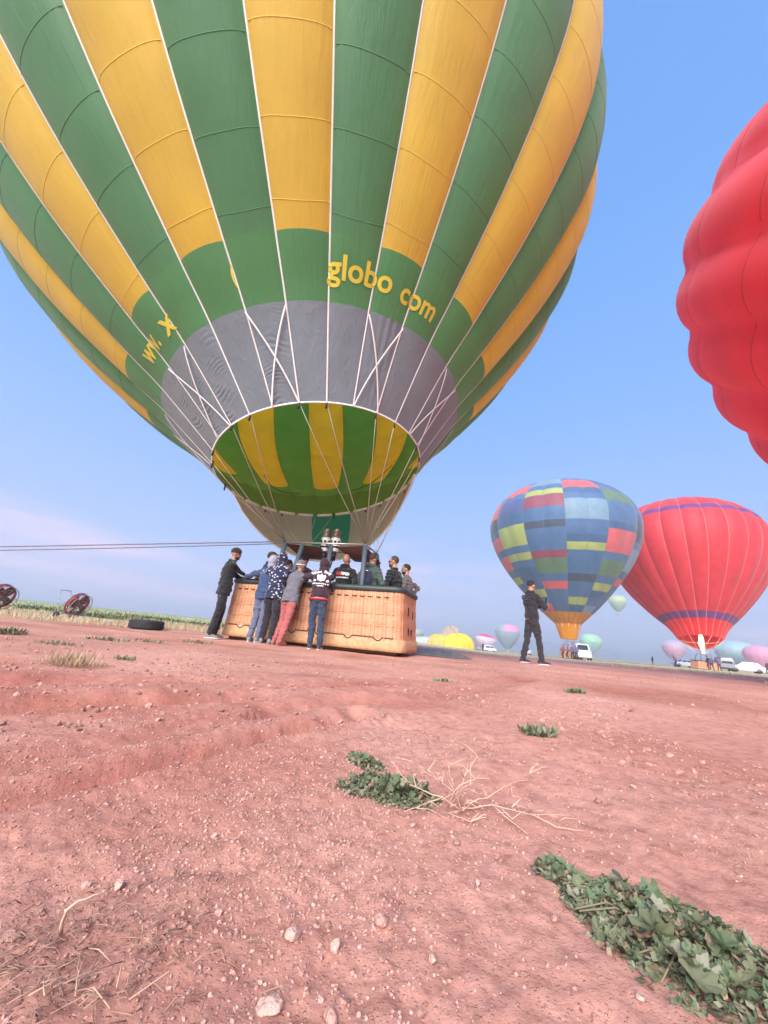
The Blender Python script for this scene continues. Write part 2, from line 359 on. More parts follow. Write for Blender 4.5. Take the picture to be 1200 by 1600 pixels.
# ------------------------------------------------------------------ balloons
def crom(P, n):
    """smooth curve through control points, sampled evenly by length"""
    P = np.array(P, float); Q = np.vstack([2*P[0]-P[1], P, 2*P[-1]-P[-2]]); out = []
    for i in range(1, len(Q)-2):
        for t in np.linspace(0, 1, 24, endpoint=False):
            a, b, c, d = Q[i-1], Q[i], Q[i+1], Q[i+2]
            out.append(.5*(2*b+(c-a)*t+(2*a-5*b+4*c-d)*t*t+(3*b-a-3*c+d)*t**3))
    out.append(P[-1]); out = np.array(out); s = np.r_[0, np.cumsum(np.hypot(*np.diff(out, axis=0).T))]
    q = np.linspace(0, s[-1], n); return np.stack([np.interp(q, s, out[:, 0]), np.interp(q, s, out[:, 1])], 1), q
class Envelope:
    def __init__(s, C, n, front, prof, N, phase, bulge=.12, scallop=None):
        """C mouth centre, n axis, front: horizontal-ish vector towards the viewer side (phi=0), phi grows to the viewer's right"""
        s.C = np.array(C, float); s.n = np.array(n, float)/np.linalg.norm(n)
        f = np.array(front, float); f -= s.n*(f@s.n); s.f = f/np.linalg.norm(f); s.r = np.cross(s.f, -s.n); s.r = np.cross(s.n, s.f)
        s.N = N; s.phase = phase; s.bulge = bulge; s.pc, s.ps = crom(prof, 400); s.L = s.ps[-1]; s.scallop = scallop
        dh = np.gradient(s.pc[:, 0], s.ps); dr = np.gradient(s.pc[:, 1], s.ps); s.tan = np.stack([dh, dr], 1)
    def s_at_h(s, h): return float(np.interp(h, s.pc[:, 0], s.ps))
    def pos(s, phi, q, off=0.0):
        phi = np.asarray(phi, float); q = np.asarray(q, float)+0*phi; phi = phi+0*q
        h = np.interp(q, s.ps, s.pc[:, 0]); r = np.interp(q, s.ps, s.pc[:, 1]); th = np.interp(q, s.ps, s.tan[:, 0]); tr = np.interp(q, s.ps, s.tan[:, 1])
        k = (phi-s.phase)/(2*np.pi/s.N); fr = k-np.floor(k)
        w = 2*r*np.sin(np.pi/s.N)
        bl = s.bulge*w*np.clip(q/(.12*s.L), .12, 1)*np.power(np.clip(4*fr*(1-fr), 0, 1), .75)-r*(1-np.cos(np.pi/s.N))*np.clip(4*fr*(1-fr), 0, 1)
        if s.scallop: bl = bl+s.scallop(q, phi)
        bl = bl+off
        h = h-tr*bl; r = r+th*bl                       # along the outward normal
        return s.C+h[..., None]*s.n+(r*np.cos(phi))[..., None]*s.f+(r*np.sin(phi))[..., None]*s.r
    def panel(s, k, q0, q1, nu, nv, org, kspan=1, fold=None):
        ph = s.phase+2*np.pi/s.N*(k+np.linspace(0, kspan, nu*kspan+1)); ph[0] += 1e-5; ph[-1] -= 1e-5
        q = np.linspace(q0, q1, nv+1); PP, QQ = np.meshgrid(ph, q)
        V = s.pos(PP, QQ, 0.0 if fold is None else fold((PP-ph[0])/(ph[-1]-ph[0]), QQ))-np.array(org); n = nu*kspan+1
        i, j = np.meshgrid(np.arange(nv), np.arange(n-1), indexing='ij')
        F = np.stack([i*n+j, i*n+j+1, (i+1)*n+j+1, (i+1)*n+j], -1).reshape(-1, 4)
        U = np.stack([np.tile(np.linspace(0, kspan, n), nv+1), QQ.ravel()], 1)
        U[:, 0] += 3.7*k
        return V.reshape(-1, 3), F, U
    def strip(s, phis, qs, half, off):
        """ribbon (flat tape) along a path of (phi, q); half width in metres"""
        P = s.pos(np.array(phis), np.array(qs), off); T = np.gradient(P, axis=0); T /= np.linalg.norm(T, axis=1)[:, None]+1e-9
        Nn = s.pos(np.array(phis), np.array(qs), off+.1)-P; B = np.cross(T, Nn); B /= np.linalg.norm(B, axis=1)[:, None]+1e-9
        V = np.stack([P-B*half, P+B*half, P+B*half-Nn*.04, P-B*half-Nn*.04], 1).reshape(-1, 3); F = []
        for i in range(len(P)-1):
            for a, b in ((0, 1), (1, 2), (2, 3), (3, 0)): F.append([4*i+a, 4*i+b, 4*i+4+b, 4*i+4+a])
        return V, F

# ---- basket with woven walls, local frame: x along the long front (viewer's right +), y to the back, z up
wick = bpy.data.materials.new('wicker'); wick.use_nodes = True
def _wick():
    N = wick.node_tree.nodes; L = wick.node_tree.links; b = N['Principled BSDF']; t = N.new('ShaderNodeTexCoord')
    n = N.new('ShaderNodeTexNoise'); n.inputs['Scale'].default_value = 3.5; n.inputs['Detail'].default_value = 9; n.inputs['Roughness'].default_value = .7; L.new(t.outputs['Object'], n.inputs['Vector'])
    mp = N.new('ShaderNodeMapping'); mp.inputs['Scale'].default_value = (6, 6, 90); L.new(t.outputs['Object'], mp.inputs[0])
    n2 = N.new('ShaderNodeTexNoise'); n2.inputs['Scale'].default_value = 1; n2.inputs['Detail'].default_value = 3; L.new(mp.outputs[0], n2.inputs['Vector'])
    mx = N.new('ShaderNodeMix'); mx.inputs[0].default_value = .5; L.new(n.outputs[0], mx.inputs[2]); L.new(n2.outputs[0], mx.inputs[3])
    r = N.new('ShaderNodeValToRGB'); L.new(mx.outputs[0], r.inputs[0]); e = r.color_ramp.elements
    e[0].position = .32; e[0].color = (.38, .15, .075, 1); e[1].position = .68; e[1].color = (.68, .35, .195, 1); k = e.new(.5); k.color = (.54, .26, .135, 1)
    at_ = N.new('ShaderNodeAttribute'); at_.attribute_name = 'gap'; mg = N.new('ShaderNodeMix'); mg.data_type = 'RGBA'; L.new(at_.outputs['Fac'], mg.inputs[0]); L.new(r.outputs[0], mg.inputs[6]); mg.inputs[7].default_value = (.24, .10, .06, 1)  # darker weave between the stakes, with the shade of the gaps painted in
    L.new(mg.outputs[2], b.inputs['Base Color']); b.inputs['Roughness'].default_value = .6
_wick()
plywood = mat('pale_base_panel', (.54, .305, .165), .85, var=.22, scale=14, bump=.5, bscale=60, spec=.2)
leather = mat('dark_green_leather', (.035, .05, .05), .45, var=.25, scale=8, bump=.2, bscale=30)
dark_rope = mat('dark_rope', (.05, .035, .03), .8)
pole_pad = mat('blue_grey_pole_cover', (.075, .11, .15), .6, var=.2, scale=10, bump=.15)
def rrect(lx, ly, r, n=6):
    P = []
    for cx, cy, a0 in ((lx/2-r, -ly/2+r, -90), (lx/2-r, ly/2-r, 0), (-lx/2+r, ly/2-r, 90), (-lx/2+r, -ly/2+r, 180)):
        for i in range(n+1):
            a = R_(a0+90*i/n); P.append((cx+r*math.cos(a), cy+r*math.sin(a)))
    return P
def perim(lx, ly, r, step):
    P = np.array(rrect(lx, ly, r, 10)); P = np.vstack([P, P[:1]]); s = np.r_[0, np.cumsum(np.hypot(*np.diff(P, axis=0).T))]
    n = int(round(s[-1]/step)); q = np.linspace(0, s[-1], n, endpoint=False)
    X = np.stack([np.interp(q, s, P[:, 0]), np.interp(q, s, P[:, 1])], 1)
    T = np.roll(X, -1, 0)-np.roll(X, 1, 0); T /= np.linalg.norm(T, axis=1)[:, None]
    return X, np.stack([T[:, 1], -T[:, 0]], 1), q
def basket(parent, M, lx, ly, hz, fine=True, org=(0, 0, 0)):
    """parts of a basket under `parent`; M maps local to world"""
    def W(V): return np.array([np.array(M @ Vector(v))-np.array(org) for v in V])
    bk_step = .014 if fine else .12; rows = int(hz*.80/(.012 if fine else .1))
    X, Nn, q = perim(lx, ly, .16, bk_step); nX = len(X)
    V = []; z0 = .20
    for i in range(rows+1):
        z = z0+(hz-z0-.03)*i/rows; fl = 1+.035*(1-z/hz)
        amp = .007 if fine else 0
        row = (z/.024)
        stake = np.abs(np.sin(math.pi*q/.075)); d = .55*amp*np.sin(math.pi*q/.042)*math.cos(math.pi*row)+(1.5*amp)*stake**.6+.008*np.exp(-((np.mod(q, .66)-.33)/.015)**2)*fine+.004*np.sin(z*26)
        Y = X*fl+Nn*d[:, None]; V += [(a, b, z) for a, b in Y]
    i, j = np.meshgrid(np.arange(rows), np.arange(nX), indexing='ij'); j2 = (j+1) % nX
    F = np.stack([i*nX+j, i*nX+j2, (i+1)*nX+j2, (i+1)*nX+j], -1).reshape(-1, 4)
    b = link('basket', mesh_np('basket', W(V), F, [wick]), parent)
    if fine:
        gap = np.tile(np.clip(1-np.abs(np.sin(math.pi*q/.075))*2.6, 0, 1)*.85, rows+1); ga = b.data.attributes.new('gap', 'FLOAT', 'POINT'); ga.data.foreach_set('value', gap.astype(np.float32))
    def part(name, mb, m, par=None, auto=None):
        mb.v = [tuple(v) for v in W(mb.v)]; return mb.build(name, m, par or b, auto=auto)
    # plain base band, floor and skids
    mb = MB(); Z = [(.0, 1.055), (.06, 1.052), (.21, 1.046), (.215, 1.03)]
    Xc, _, _ = perim(lx, ly, .16, .12); k = len(Xc); VV = []
    for z, fl in Z: VV += [(a*fl, c*fl, z+.05) for a, c in Xc]
    FF = [[r*k+j, r*k+(j+1) % k, (r+1)*k+(j+1) % k, (r+1)*k+j] for r in range(3) for j in range(k)]+[list(range(k))[::-1]]
    part('base_band', MB().add(VV, FF), plywood)
    mb = MB().add([(a*.99, c*.99, .12) for a, c in Xc], [list(range(k))]); part('floor', mb, plywood)
    for sy in (-.5, -.17, .17, .5):
        part('skid', MB().box((0, sy*ly*.8, .025), (lx*.96, .07, .055), bev=.01), mat('skid_wood', (.14, .09, .06), .8))
    # padded rim
    Xr, _, _ = perim(lx, ly, .16, .10)
    part('rim_cushion', MB().tube([(a, c, hz) for a, c in Xr], .058, 12, closed=True), leather)
    return b, part, W, (X, Nn, q)

burner_white = mat('burner_can', (.72, .70, .68), .4, .1, var=.1); burner_dark = mat('burner_dark', (.03, .03, .035), .5, .4)
coil_steel = mat('burner_coil', (.42, .33, .28), .35, .9)

def balloon_main():
    C = np.array((-1.391, 7.41, 3.449)); n = np.array((-.1752, .1473, .9735)); u = np.array((.0846, .9873, -.1341))
    N = 30; phase = .241
    S = 8.75
    prof = [(0, 2.07), (1.12, 3.03), (1.74, 3.66), (3.1, 4.96), (4.4, 6.02), (5.6, 6.82), (7.0, 7.40), (8.6, 7.74), (10.3, 7.66), (12.4, 6.95), (14.1, 5.7), (15.3, 3.8), (15.8, 1.9), (15.95, .05)]
    E_ = Envelope(C, n, -u, prof, N, phase, bulge=.16)
    E_.r = -E_.r if E_.r @ np.array((1, 0, 0)) < 0 else E_.r
    base = np.array(BK @ Vector((0, 0, 0)))
    t = thing('hot_air_balloon', 'huge green and yellow striped hot air balloon tethered above its wicker basket', 'hot air balloon', base)
    gy = fabric('yellow_ripstop', (.86, .60, .10), .46, tint=(1.2, 1.05, .4)); gg = fabric('green_ripstop', (.105, .275, .15), .42, tint=(1.4, 1.6, .5))
    gb = fabric('green_band_ripstop', (.105, .30, .14), .36, tint=(1.4, 1.6, .5)); gn = fabric('grey_heatproof_cloth', (.20, .245, .29), .14, bump=.3, ustretch=4, vstretch=4)
    gi = fabric('dark_green_ripstop', (.08, .20, .05), .3, tint=(1.3, 1.5, .5)); seam_y = mat('yellow_seam', (.68, .46, .09), .8); seam_g = mat('green_seam', (.075, .20, .105), .8)
    sG, sY = E_.s_at_h(1.12), E_.s_at_h(1.745)
    for k in range(N):
        mid = (k+.5)*2*math.pi/N+phase; far = math.cos(mid) < -.2
        yel = (k % 2 == 1) != (math.cos(mid) < -.5)
        V, F, U = E_.panel(k, sY, E_.L*.999, 12, 64, base)
        g = link('gore', mesh_np('gore', V, F, [gy if yel else gg], uv=U), t)
        V, F, U = E_.panel(k, sG, sY, 12, 8, base); link('band_panel', mesh_np('band_panel', V, F, [gb], uv=U), g)
        kf = k % N; fd = None
        if kf in (28, 25, 26, 24): fd = lambda u, q: .009*np.sin(q*2*math.pi/.07+4*np.sin(u*5+kf)+3.5*np.sin(q*7+kf))*(.5+.5*np.sin(q*13+u*4))*np.exp(-((u-(q/sG))/.33)**2)*np.clip(1.25-q/sG, 0, 1)
        if kf == 1: fd = lambda u, q: .012*np.sin(u*30+2*q)*np.exp(-((u-.62)/.28)**2)*np.clip(q/sG+.2, 0, 1)
        V, F, U = E_.panel(k, 0, sG, 20 if fd else 12, 90 if fd else 14, base, fold=fd); link('lower_panel', mesh_np('lower_panel', V, F, [gi if far else gn], uv=U), g)
        mb = MB(); sp_ = .92
        q = sY+.25+((k*7) % 5)*.04
        while q < E_.L*.95:
            ph = phase+2*math.pi/N*(k+np.linspace(.02, .98, 12)); sag = -.05*np.sin(np.linspace(0, math.pi, 12))
            V, F = E_.strip(ph, q+sag, .0045, .003); mb.add(V-base, F); q += sp_*(1+.05*math.sin(q*3+k))
        tag(mb.build('seam', seam_y if yel else seam_g, g), kind='stuff')
    # vertical load tapes, straight to the mouth every third, crossed pairs between them
    qV = E_.s_at_h(1.08)
    step = 2*math.pi/N
    for k in range(N):
        ph = phase+step*k
        mb = MB()
        def run(p0, p1, q0, q1, hw, off=.012, nn=40):
            qs = np.linspace(q0, q1, nn); V, F = E_.strip(p0+(p1-p0)*np.linspace(0, 1, nn), qs, hw, off); mb.add(V-base, F)
        kk = k % 3
        j = (k % 3)                      # index 0 straight; 1 and 2 share two mouth points
        if j == 0:
            run(ph, ph, 0, E_.L*.985, .013, .012, 90)
        else:
            run(ph, ph, qV, E_.L*.985, .013, .012, 80)
            other = ph+step if j == 1 else ph-step
            run(ph, ph, .01, qV, .012, .013, 20)
            qs = np.linspace(.01, qV, 24); V, F = E_.strip(other+(ph-other)*np.linspace(0, 1, 24), qs, .013, .05); mb.add(V-base, F)
        mb.build('load_tape', white_tape, t)
    # tape round the mouth
    mb = MB(); a = np.linspace(0, 2*math.pi, 121); V, F = E_.strip(a, 0*a+.01, .014, .01); mb.add(V-base, F); mb.build('mouth_tape', white_tape, t)
    mb = MB()
    P_ = E_.pos(np.linspace(math.pi*.58, math.pi*1.44, 60), np.full(60, .0), -.03)-base-n*.035
    for i in range(0, 56, 5): mb.tube(P_[i:i+5], .036, 6)
    mb.build('mouth_hoop', mat('hoop_white', (.85, .85, .82), .4), t)
    # lettering in the green band
    yel_print = fabric('yellow_print', (.86, .72, .08), .2)
    def word(txt, ph0, ph1, vc, height, name='lettering', italic=0.0):
        cu = bpy.data.curves.new('t', 'FONT'); cu.body = txt; cu.size = 1; cu.offset = .022; cu.resolution_u = 6; cu.space_character = 1.02
        ob = bpy.data.objects.new('t', cu); col.objects.link(ob); dg = bpy.context.evaluated_depsgraph_get(); me = ob.evaluated_get(dg).to_mesh()
        bm = bmesh.new(); bm.from_mesh(me); ob.evaluated_get(dg).to_mesh_clear()
        bmesh.ops.triangulate(bm, faces=bm.faces[:]); bmesh.ops.subdivide_edges(bm, edges=[e for e in bm.edges if e.calc_length() > .12], cuts=2, use_grid_fill=False); bmesh.ops.triangulate(bm, faces=bm.faces[:])
        v = np.array([p.co[:] for p in bm.verts]); F = [[q.index for q in f.verts] for f in bm.faces] if not bm.verts.index_update() else []
        bm.free(); col.objects.unlink(ob); bpy.data.objects.remove(ob)
        x0, x1 = v[:, 0].min(), v[:, 0].max()
        ph = ph0+(v[:, 0]-x0)/(x1-x0)*(ph1-ph0); q = vc+(v[:, 1]-.36)*height/.72
        W_ = E_.pos(ph, q, .008)-base
        link(name, mesh_np(name, W_, F, [yel_print], uv=np.stack([v[:, 0]*.1, v[:, 1]*.1], 1), smooth=False), t)
    qm = (sG+sY)/2; d_ = R_
    word('globo', d_(13.2), d_(30.6), qm+.04, .33)
    word('com', d_(33.6), d_(46.0), qm+.01, .33)
    word('ww.', d_(-51.6), d_(-41.4), qm-.02, .36)
    word('x', d_(-37.8), d_(-32.9), qm-.03, .37)
    word('(', d_(-10.9), d_(-9.9), qm+.02, .24)
    # scoop: a skirt hung from the far half of the mouth down to the burner frame
    a0, a1 = math.pi*.58, math.pi*1.44; na = 40; nq = 14
    scm = [fabric('beige_scoop_cloth', (.40, .37, .26), .35, bump=.5, ustretch=5), fabric('green_scoop_cloth', (.03, .25, .13), .35)]
    fr_c = np.array(BK @ Vector((.08, .0, FRZ)))
    panels = [(a0, a0+.26*(a1-a0), 0), (a0+.26*(a1-a0), a0+.42*(a1-a0), 0), (a0+.42*(a1-a0), a0+.60*(a1-a0), 1), (a0+.60*(a1-a0), a1, 0)]
    for p0, p1, mi in panels:
        aa = np.linspace(p0, p1, 14); V = []; U = []
        for i in range(nq+1):
            tt = i/nq
            top = E_.pos(aa, np.full(14, .0), -.01)
            depth = np.sin((aa-a0)/(a1-a0)*math.pi)**.52
            low = top+(fr_c+np.array((0, .75, -.12))-top)*(.25*depth)[:, None]+np.array((0, .10, -.90))*depth[:, None]
            bl = math.sin(math.pi*tt)*.14*depth[:, None]*(top-C)/2.07
            P = top+(low-top)*tt+bl; V.append(P); U.append(np.stack([aa*3, np.full(14, tt*1.6)], 1))
        V = np.concatenate(V)-base; F = [[i*14+j, i*14+j+1, (i+1)*14+j+1, (i+1)*14+j] for i in range(nq) for j in range(13)]
        o = link('scoop_panel', mesh_np('scoop_panel', V, np.array(F), scm, [mi if i < 9 else 0 for i in range(nq) for j in range(13)], uv=np.concatenate(U)), t)
        mb = MB().tube(V[-14:], .016, 6); mb.build('hem', white_tape, o)
    # suspension cables from the mouth to the burner frame corners
    corners = [BK @ Vector((sx*FRX, sy*FRY, FRZ)) for sx, sy in ((-1, -1), (1, -1), (1, 1), (-1, 1))]
    cab = mat('steel_cable', (.55, .52, .47), .45, .6)
    for k in range(N):
        ph = phase+step*k; P = Vector(E_.pos(np.array([ph]), np.array([0.0]))[0])
        cidx = (0 if math.sin(ph) < 0 else 1) if math.cos(ph) > 0 else (3 if math.sin(ph) < 0 else 2)
        Q = corners[cidx]
        if k % 3 == 1: continue
        mid = (P+Q)/2+Vector((0, 0, -.06))
        B = Vector(base); MB().tube([P-B, (P*.75+Q*.25)-B+Vector((0, 0, -.04)), mid-B, (P*.25+Q*.75)-B+Vector((0, 0, -.03)), Q-B], .0075, 5).build('suspension_cable', cab, t)
        MB().tube([P-B+Vector((0, 0, .05)), P-B+Vector((0, 0, -.10))], .017, 6).build('carabiner', burner_dark, t)
    # vent lines hanging inside
    for pa, pb, qa in ((2.75, 3.0, 3.4), (3.75, 3.55, 3.2)):
        A_ = E_.pos(np.array([pa]), np.array([qa]), -.1)[0]; Z_ = E_.pos(np.array([pb]), np.array([.9]), -.25)[0]; P = [A_+(Z_-A_)*u+np.array((0, -.3*math.sin(u*math.pi), -.3*math.sin(u*math.pi))) for u in np.linspace(0, 1, 14)]
        MB().tube([p-base for p in P], .012, 5).build('vent_line', mat('brown_line', (.16, .09, .05), .8), t)
    # basket
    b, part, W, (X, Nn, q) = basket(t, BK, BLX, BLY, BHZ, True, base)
    def wall(u, z, off=.0):          # a point on the front wall
        fl = 1+.035*(1-z/BHZ); return (u*fl, -BLY/2*fl-off, z)
    for i in range(int(BLX/.155)):
        u0 = -BLX/2+.16+i*.155
        if u0+.09 > BLX/2-.1: break
        part('lashing', MB().tube([wall(u0, BHZ-.15, .006), wall(u0+.045, BHZ-.155, .017), wall(u0+.09, BHZ-.15, .006)], .011, 6), dark_rope)
    zig = []
    for i in range(0, 200):
        u0 = -BLX/2+.15+i*(BLX-.3)/199; w_ = (u0 % .55)/.55
        z = .275-(.055*math.sin((w_-.35)/.3*math.pi) if .35 < w_ < .65 else 0)+.006*math.sin(i*2.1)
        zig.append(wall(u0, z, .012))
    part('base_rope', MB().tube(zig, .011, 6), dark_rope)
    for z in (.47, .68):
        part('cross_binding', MB().tube([wall(-BLX/2+.14+(BLX-.28)*i/60, z+.004*math.sin(i*1.7), .006) for i in range(61)], .009, 5), mat('binding_cane', (.50, .27, .15), .7))
    for u0 in (-1.62, -1.12, -1.05, -.42, .12, .19, .78, 1.22, 1.29, 1.60):
        part('upright_cane', MB().tube([wall(u0, z, .011) for z in np.linspace(.24, BHZ-.05, 8)], .010, 6), mat('light_cane', (.60, .36, .21), .6))
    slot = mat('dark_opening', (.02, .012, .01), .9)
    for yy, z in ((-.22, .78), (.20, .74), (-.20, .40), (.06, .38)):
        fl = 1+.035*(1-z/BHZ); part('step_hole', MB().box((BLX/2*fl+.006, yy, z), (.02, .085, .16), bev=.008), slot)
    for u0 in (-.55,): part('step_hole', MB().box(wall(u0, .52, .004), (.16, .02, .12), bev=.008), slot)
    for u0 in (.45, -1.1): part('strap', MB().box(wall(u0, BHZ-.02, .05), (.05, .03, .20), bev=.008), leather)
    for px in (-.35, .45): part('partition', MB().box((px, 0, .58), (.03, BLY*.94, .9), bev=.01), wick)
    # burner frame on padded poles
    bf = MB(); F4 = [(sx*FRX, sy*FRY, FRZ) for sx, sy in ((-1, -1), (1, -1), (1, 1), (-1, 1))]
    for i in range(4): bf.tube([F4[i], F4[(i+1) % 4]], .02, 8)
    bf.tube([(-FRX, 0, FRZ), (FRX, 0, FRZ)], .016, 8); bf.tube([(0, -FRY, FRZ), (0, FRY, FRZ)], .016, 8)
    bf.v = [tuple(v) for v in W(bf.v)]; frame = bf.build('burner_frame', steel, t)
    for a_, c_ in (((-1.12, -BLY*.36), 0), ((.96, -BLY*.40), 1), ((1.12, BLY*.36), 2), ((-1.12, BLY*.36), 3), ((.18, -BLY*.42), 4), ((-.62, -BLY*.42), 5)):
        top = F4[c_] if c_ < 4 else ((.16, -FRY, FRZ-.02) if c_ == 4 else (-.5, -FRY, FRZ-.02))
        part('pole', MB().tube([(a_[0], a_[1], BHZ-.35), (a_[0]*.5+top[0]*.5, a_[1]*.5+top[1]*.5, (BHZ-.35+top[2])/2), (top[0], top[1], top[2]-.02)], [.052, .05, .046], 10), pole_pad, t)
    # heat-shield cloths slung from the frame
    hs = mat('maroon_shield_cloth', (.30, .17, .14), .8, var=.15)
    for tri in (((-FRX, -FRY, FRZ-.03), (-.16, -FRY+.1, FRZ-.05), (-.05, FRY*.9, FRZ-.20), (-FRX, FRY, FRZ-.16)), ((.25, -FRY+.1, FRZ-.05), (FRX, -FRY, FRZ-.03), (FRX+.12, FRY, FRZ-.22), (.42, FRY*.9, FRZ-.20))):
        mb = MB(); VV = []
        A, B_, Cc, D = [Vector(p) for p in tri]
        for s_ in (0, .012):
            for i in range(7):
                for j in range(7):
                    a_, c_ = i/6, j/6; p = A*(1-a_)*(1-c_)+B_*a_*(1-c_)+Cc*a_*c_+D*(1-a_)*c_; VV.append((p.x, p.y, p.z-s_-.05*math.sin(a_*math.pi)*math.sin(c_*math.pi)))
        FF = [[o+i*7+j, o+(i+1)*7+j, o+(i+1)*7+j+1, o+i*7+j+1] for o in (0, 49) for i in range(6) for j in range(6)]
        part('heat_shield', mb.add(VV, FF), hs, frame)
    # twin burners with coils
    for bx, by in ((-.13, -.08), (.10, -.08), (-.02, .18)):
        c = (bx, by, 0); z = FRZ-.02
        can = MB().lathe([(.05, z-.10), (.085, z-.08), (.085, z+.02), (.10, z+.03), (.105, z+.20), (.095, z+.22), (.07, z+.22)], 18, c)
        bo = part('burner', can, burner_white, t, auto=35)
        coil = MB()
        for i in range(5): coil.tube([(bx+.078*math.cos(a), by+.078*math.sin(a), z+.25+i*.03) for a in np.linspace(0, 2*math.pi, 18, endpoint=False)], .014, 6, closed=True)
        coil.lathe([(.06, z+.37), (.065, z+.41), (.03, z+.43)], 14, c)
        part('coil', coil, coil_steel, bo)
        part('collar', MB().lathe([(.112, z+.00), (.118, z+.015), (.112, z+.03)], 18, c), burner_dark, bo)
        for a in (-2.2, -1.3, -.5): part('air_hole', MB().ball((bx+.10*math.cos(a), by+.10*math.sin(a), z+.12), (.03, .03, .035), nu=8, nv=6), burner_dark, bo)
        part('valve', MB().box((bx, by-.02, z-.16), (.09, .09, .12), bev=.015).tube([(bx, by, z-.2), (bx+.02, by-.1, z-.3), (bx, by-.12, z-.42)], .012, 6), burner_dark, bo)
    return t, E_
BLX, BLY, BHZ = 3.60, 1.40, 1.13
FRX, FRY, FRZ = .90, .42, 2.03
_yaw = R_(-16.5)
_FR = np.array((.47, 7.08)); _c = _FR+np.array((-BLX/2*math.cos(_yaw)+BLY/2*-math.sin(_yaw), BLX/2*-math.sin(_yaw)+BLY/2*math.cos(_yaw)))
BK = Matrix.Translation((_c[0], _c[1], .012)) @ Matrix.Rotation(_yaw, 4, 'Z')
MAIN, ENV = balloon_main()

# tether ropes going off to the left from the frame corner
def rope(name, A, B, sag, r, m, label, n=40, wob=0.0):
    A = Vector(A); B = Vector(B); P = [A.lerp(B, i/n)+Vector((0, 0, -sag*4*(i/n)*(1-i/n)+wob*math.sin(i*.5))) for i in range(n+1)]
    o = MB().tube(P, r, 6).build(name, m); return tag(o, label, 'rope')
_lc = BK @ Vector((-FRX, -FRY, FRZ))
rope_m = mat('tether_rope', (.16, .14, .16), .8)
rope('tether_rope', _lc+Vector((0, 0, .02)), at(-420, 862, 8.4), -.0, .012, rope_m, 'taut upper tether rope running left from the burner frame')
rope('tether_rope', _lc+Vector((0, 0, -.02)), at(-420, 863, 8.3), .05, .011, rope_m, 'slack lower tether rope hanging just under the taut one')

# ------------------------------------------------------------------ the other balloons
UNIT = [(0, .21), (.18, .36), (.42, .57), (.70, .78), (.98, .93), (1.22, .995), (1.45, .985), (1.68, .86), (1.86, .62), (1.96, .34), (2.0, .02)]
def unit_prof(R, lo=.21, fat=1.0):
    return [(h*R*1.02, (lo if i == 0 else r)*R) for i, (h, r) in enumerate(UNIT)]
def frame_of(C):
    v = -np.array(C, float); v[2] = 0; return v/np.linalg.norm(v)
def far_basket(t, pos, yaw, lx, ly, hz, gap, base, flame=False):
    M = Matrix.Translation(pos) @ Matrix.Rotation(yaw, 4, 'Z')
    b, part, W, _ = basket(t, M, lx, ly, hz, False, base)
    for sx in (-1, 1):
        for sy in (-1, 1): part('pole', MB().tube([(sx*lx*.32, sy*ly*.36, hz-.1), (sx*lx*.22, sy*ly*.25, hz+.95)], .045, 8), pole_pad, t)
    fr_ = MB()
    for a, c in (((-1, -1), (1, -1)), ((1, -1), (1, 1)), ((1, 1), (-1, 1)), ((-1, 1), (-1, -1))):
        fr_.tube([(a[0]*lx*.22, a[1]*ly*.25, hz+.95), (c[0]*lx*.22, c[1]*ly*.25, hz+.95)], .03, 6)
    part('burner_frame', fr_, steel, t)
    for sx in (-1, 1): part('burner', MB().lathe([(.05, hz+.8), (.11, hz+.85), (.12, hz+1.15), (.08, hz+1.2)], 12, (sx*.16, 0, 0)), burner_white, t)
    if flame:
        m = bpy.data.materials.new('flame'); m.use_nodes = True; N = m.node_tree.nodes; L = m.node_tree.links; N.remove(N['Principled BSDF'])
        e = N.new('ShaderNodeEmission'); e.inputs[0].default_value = (1, .62, .22, 1); e.inputs[1].default_value = 9.0; L.new(e.outputs[0], N['Material Output'].inputs[0])
        mb = MB().lathe([(.08, hz+1.2), (.24, hz+1.7), (.34, hz+2.3), (.28, hz+3.0), (.17, hz+3.6), (.07, hz+4.2), (.01, hz+4.6)], 14)
        mb.v = [(x+.06*math.sin(z*3), y+.05*math.sin(z*4+1), z) for x, y, z in mb.v]
        part('flame', mb, m, t)
    return W
def cables(t, E_, N, corners, base, r=.02):
    for k in range(0, N, 2):
        ph = E_.phase+2*math.pi/N*k; P = Vector(E_.pos(np.array([ph]), np.array([0.0]))[0])
        Q = min(corners, key=lambda c: (c-P).length); B = Vector(base)
        MB().tube([P-B, Q-B], r, 4).build('suspension_cable', white_tape, t)

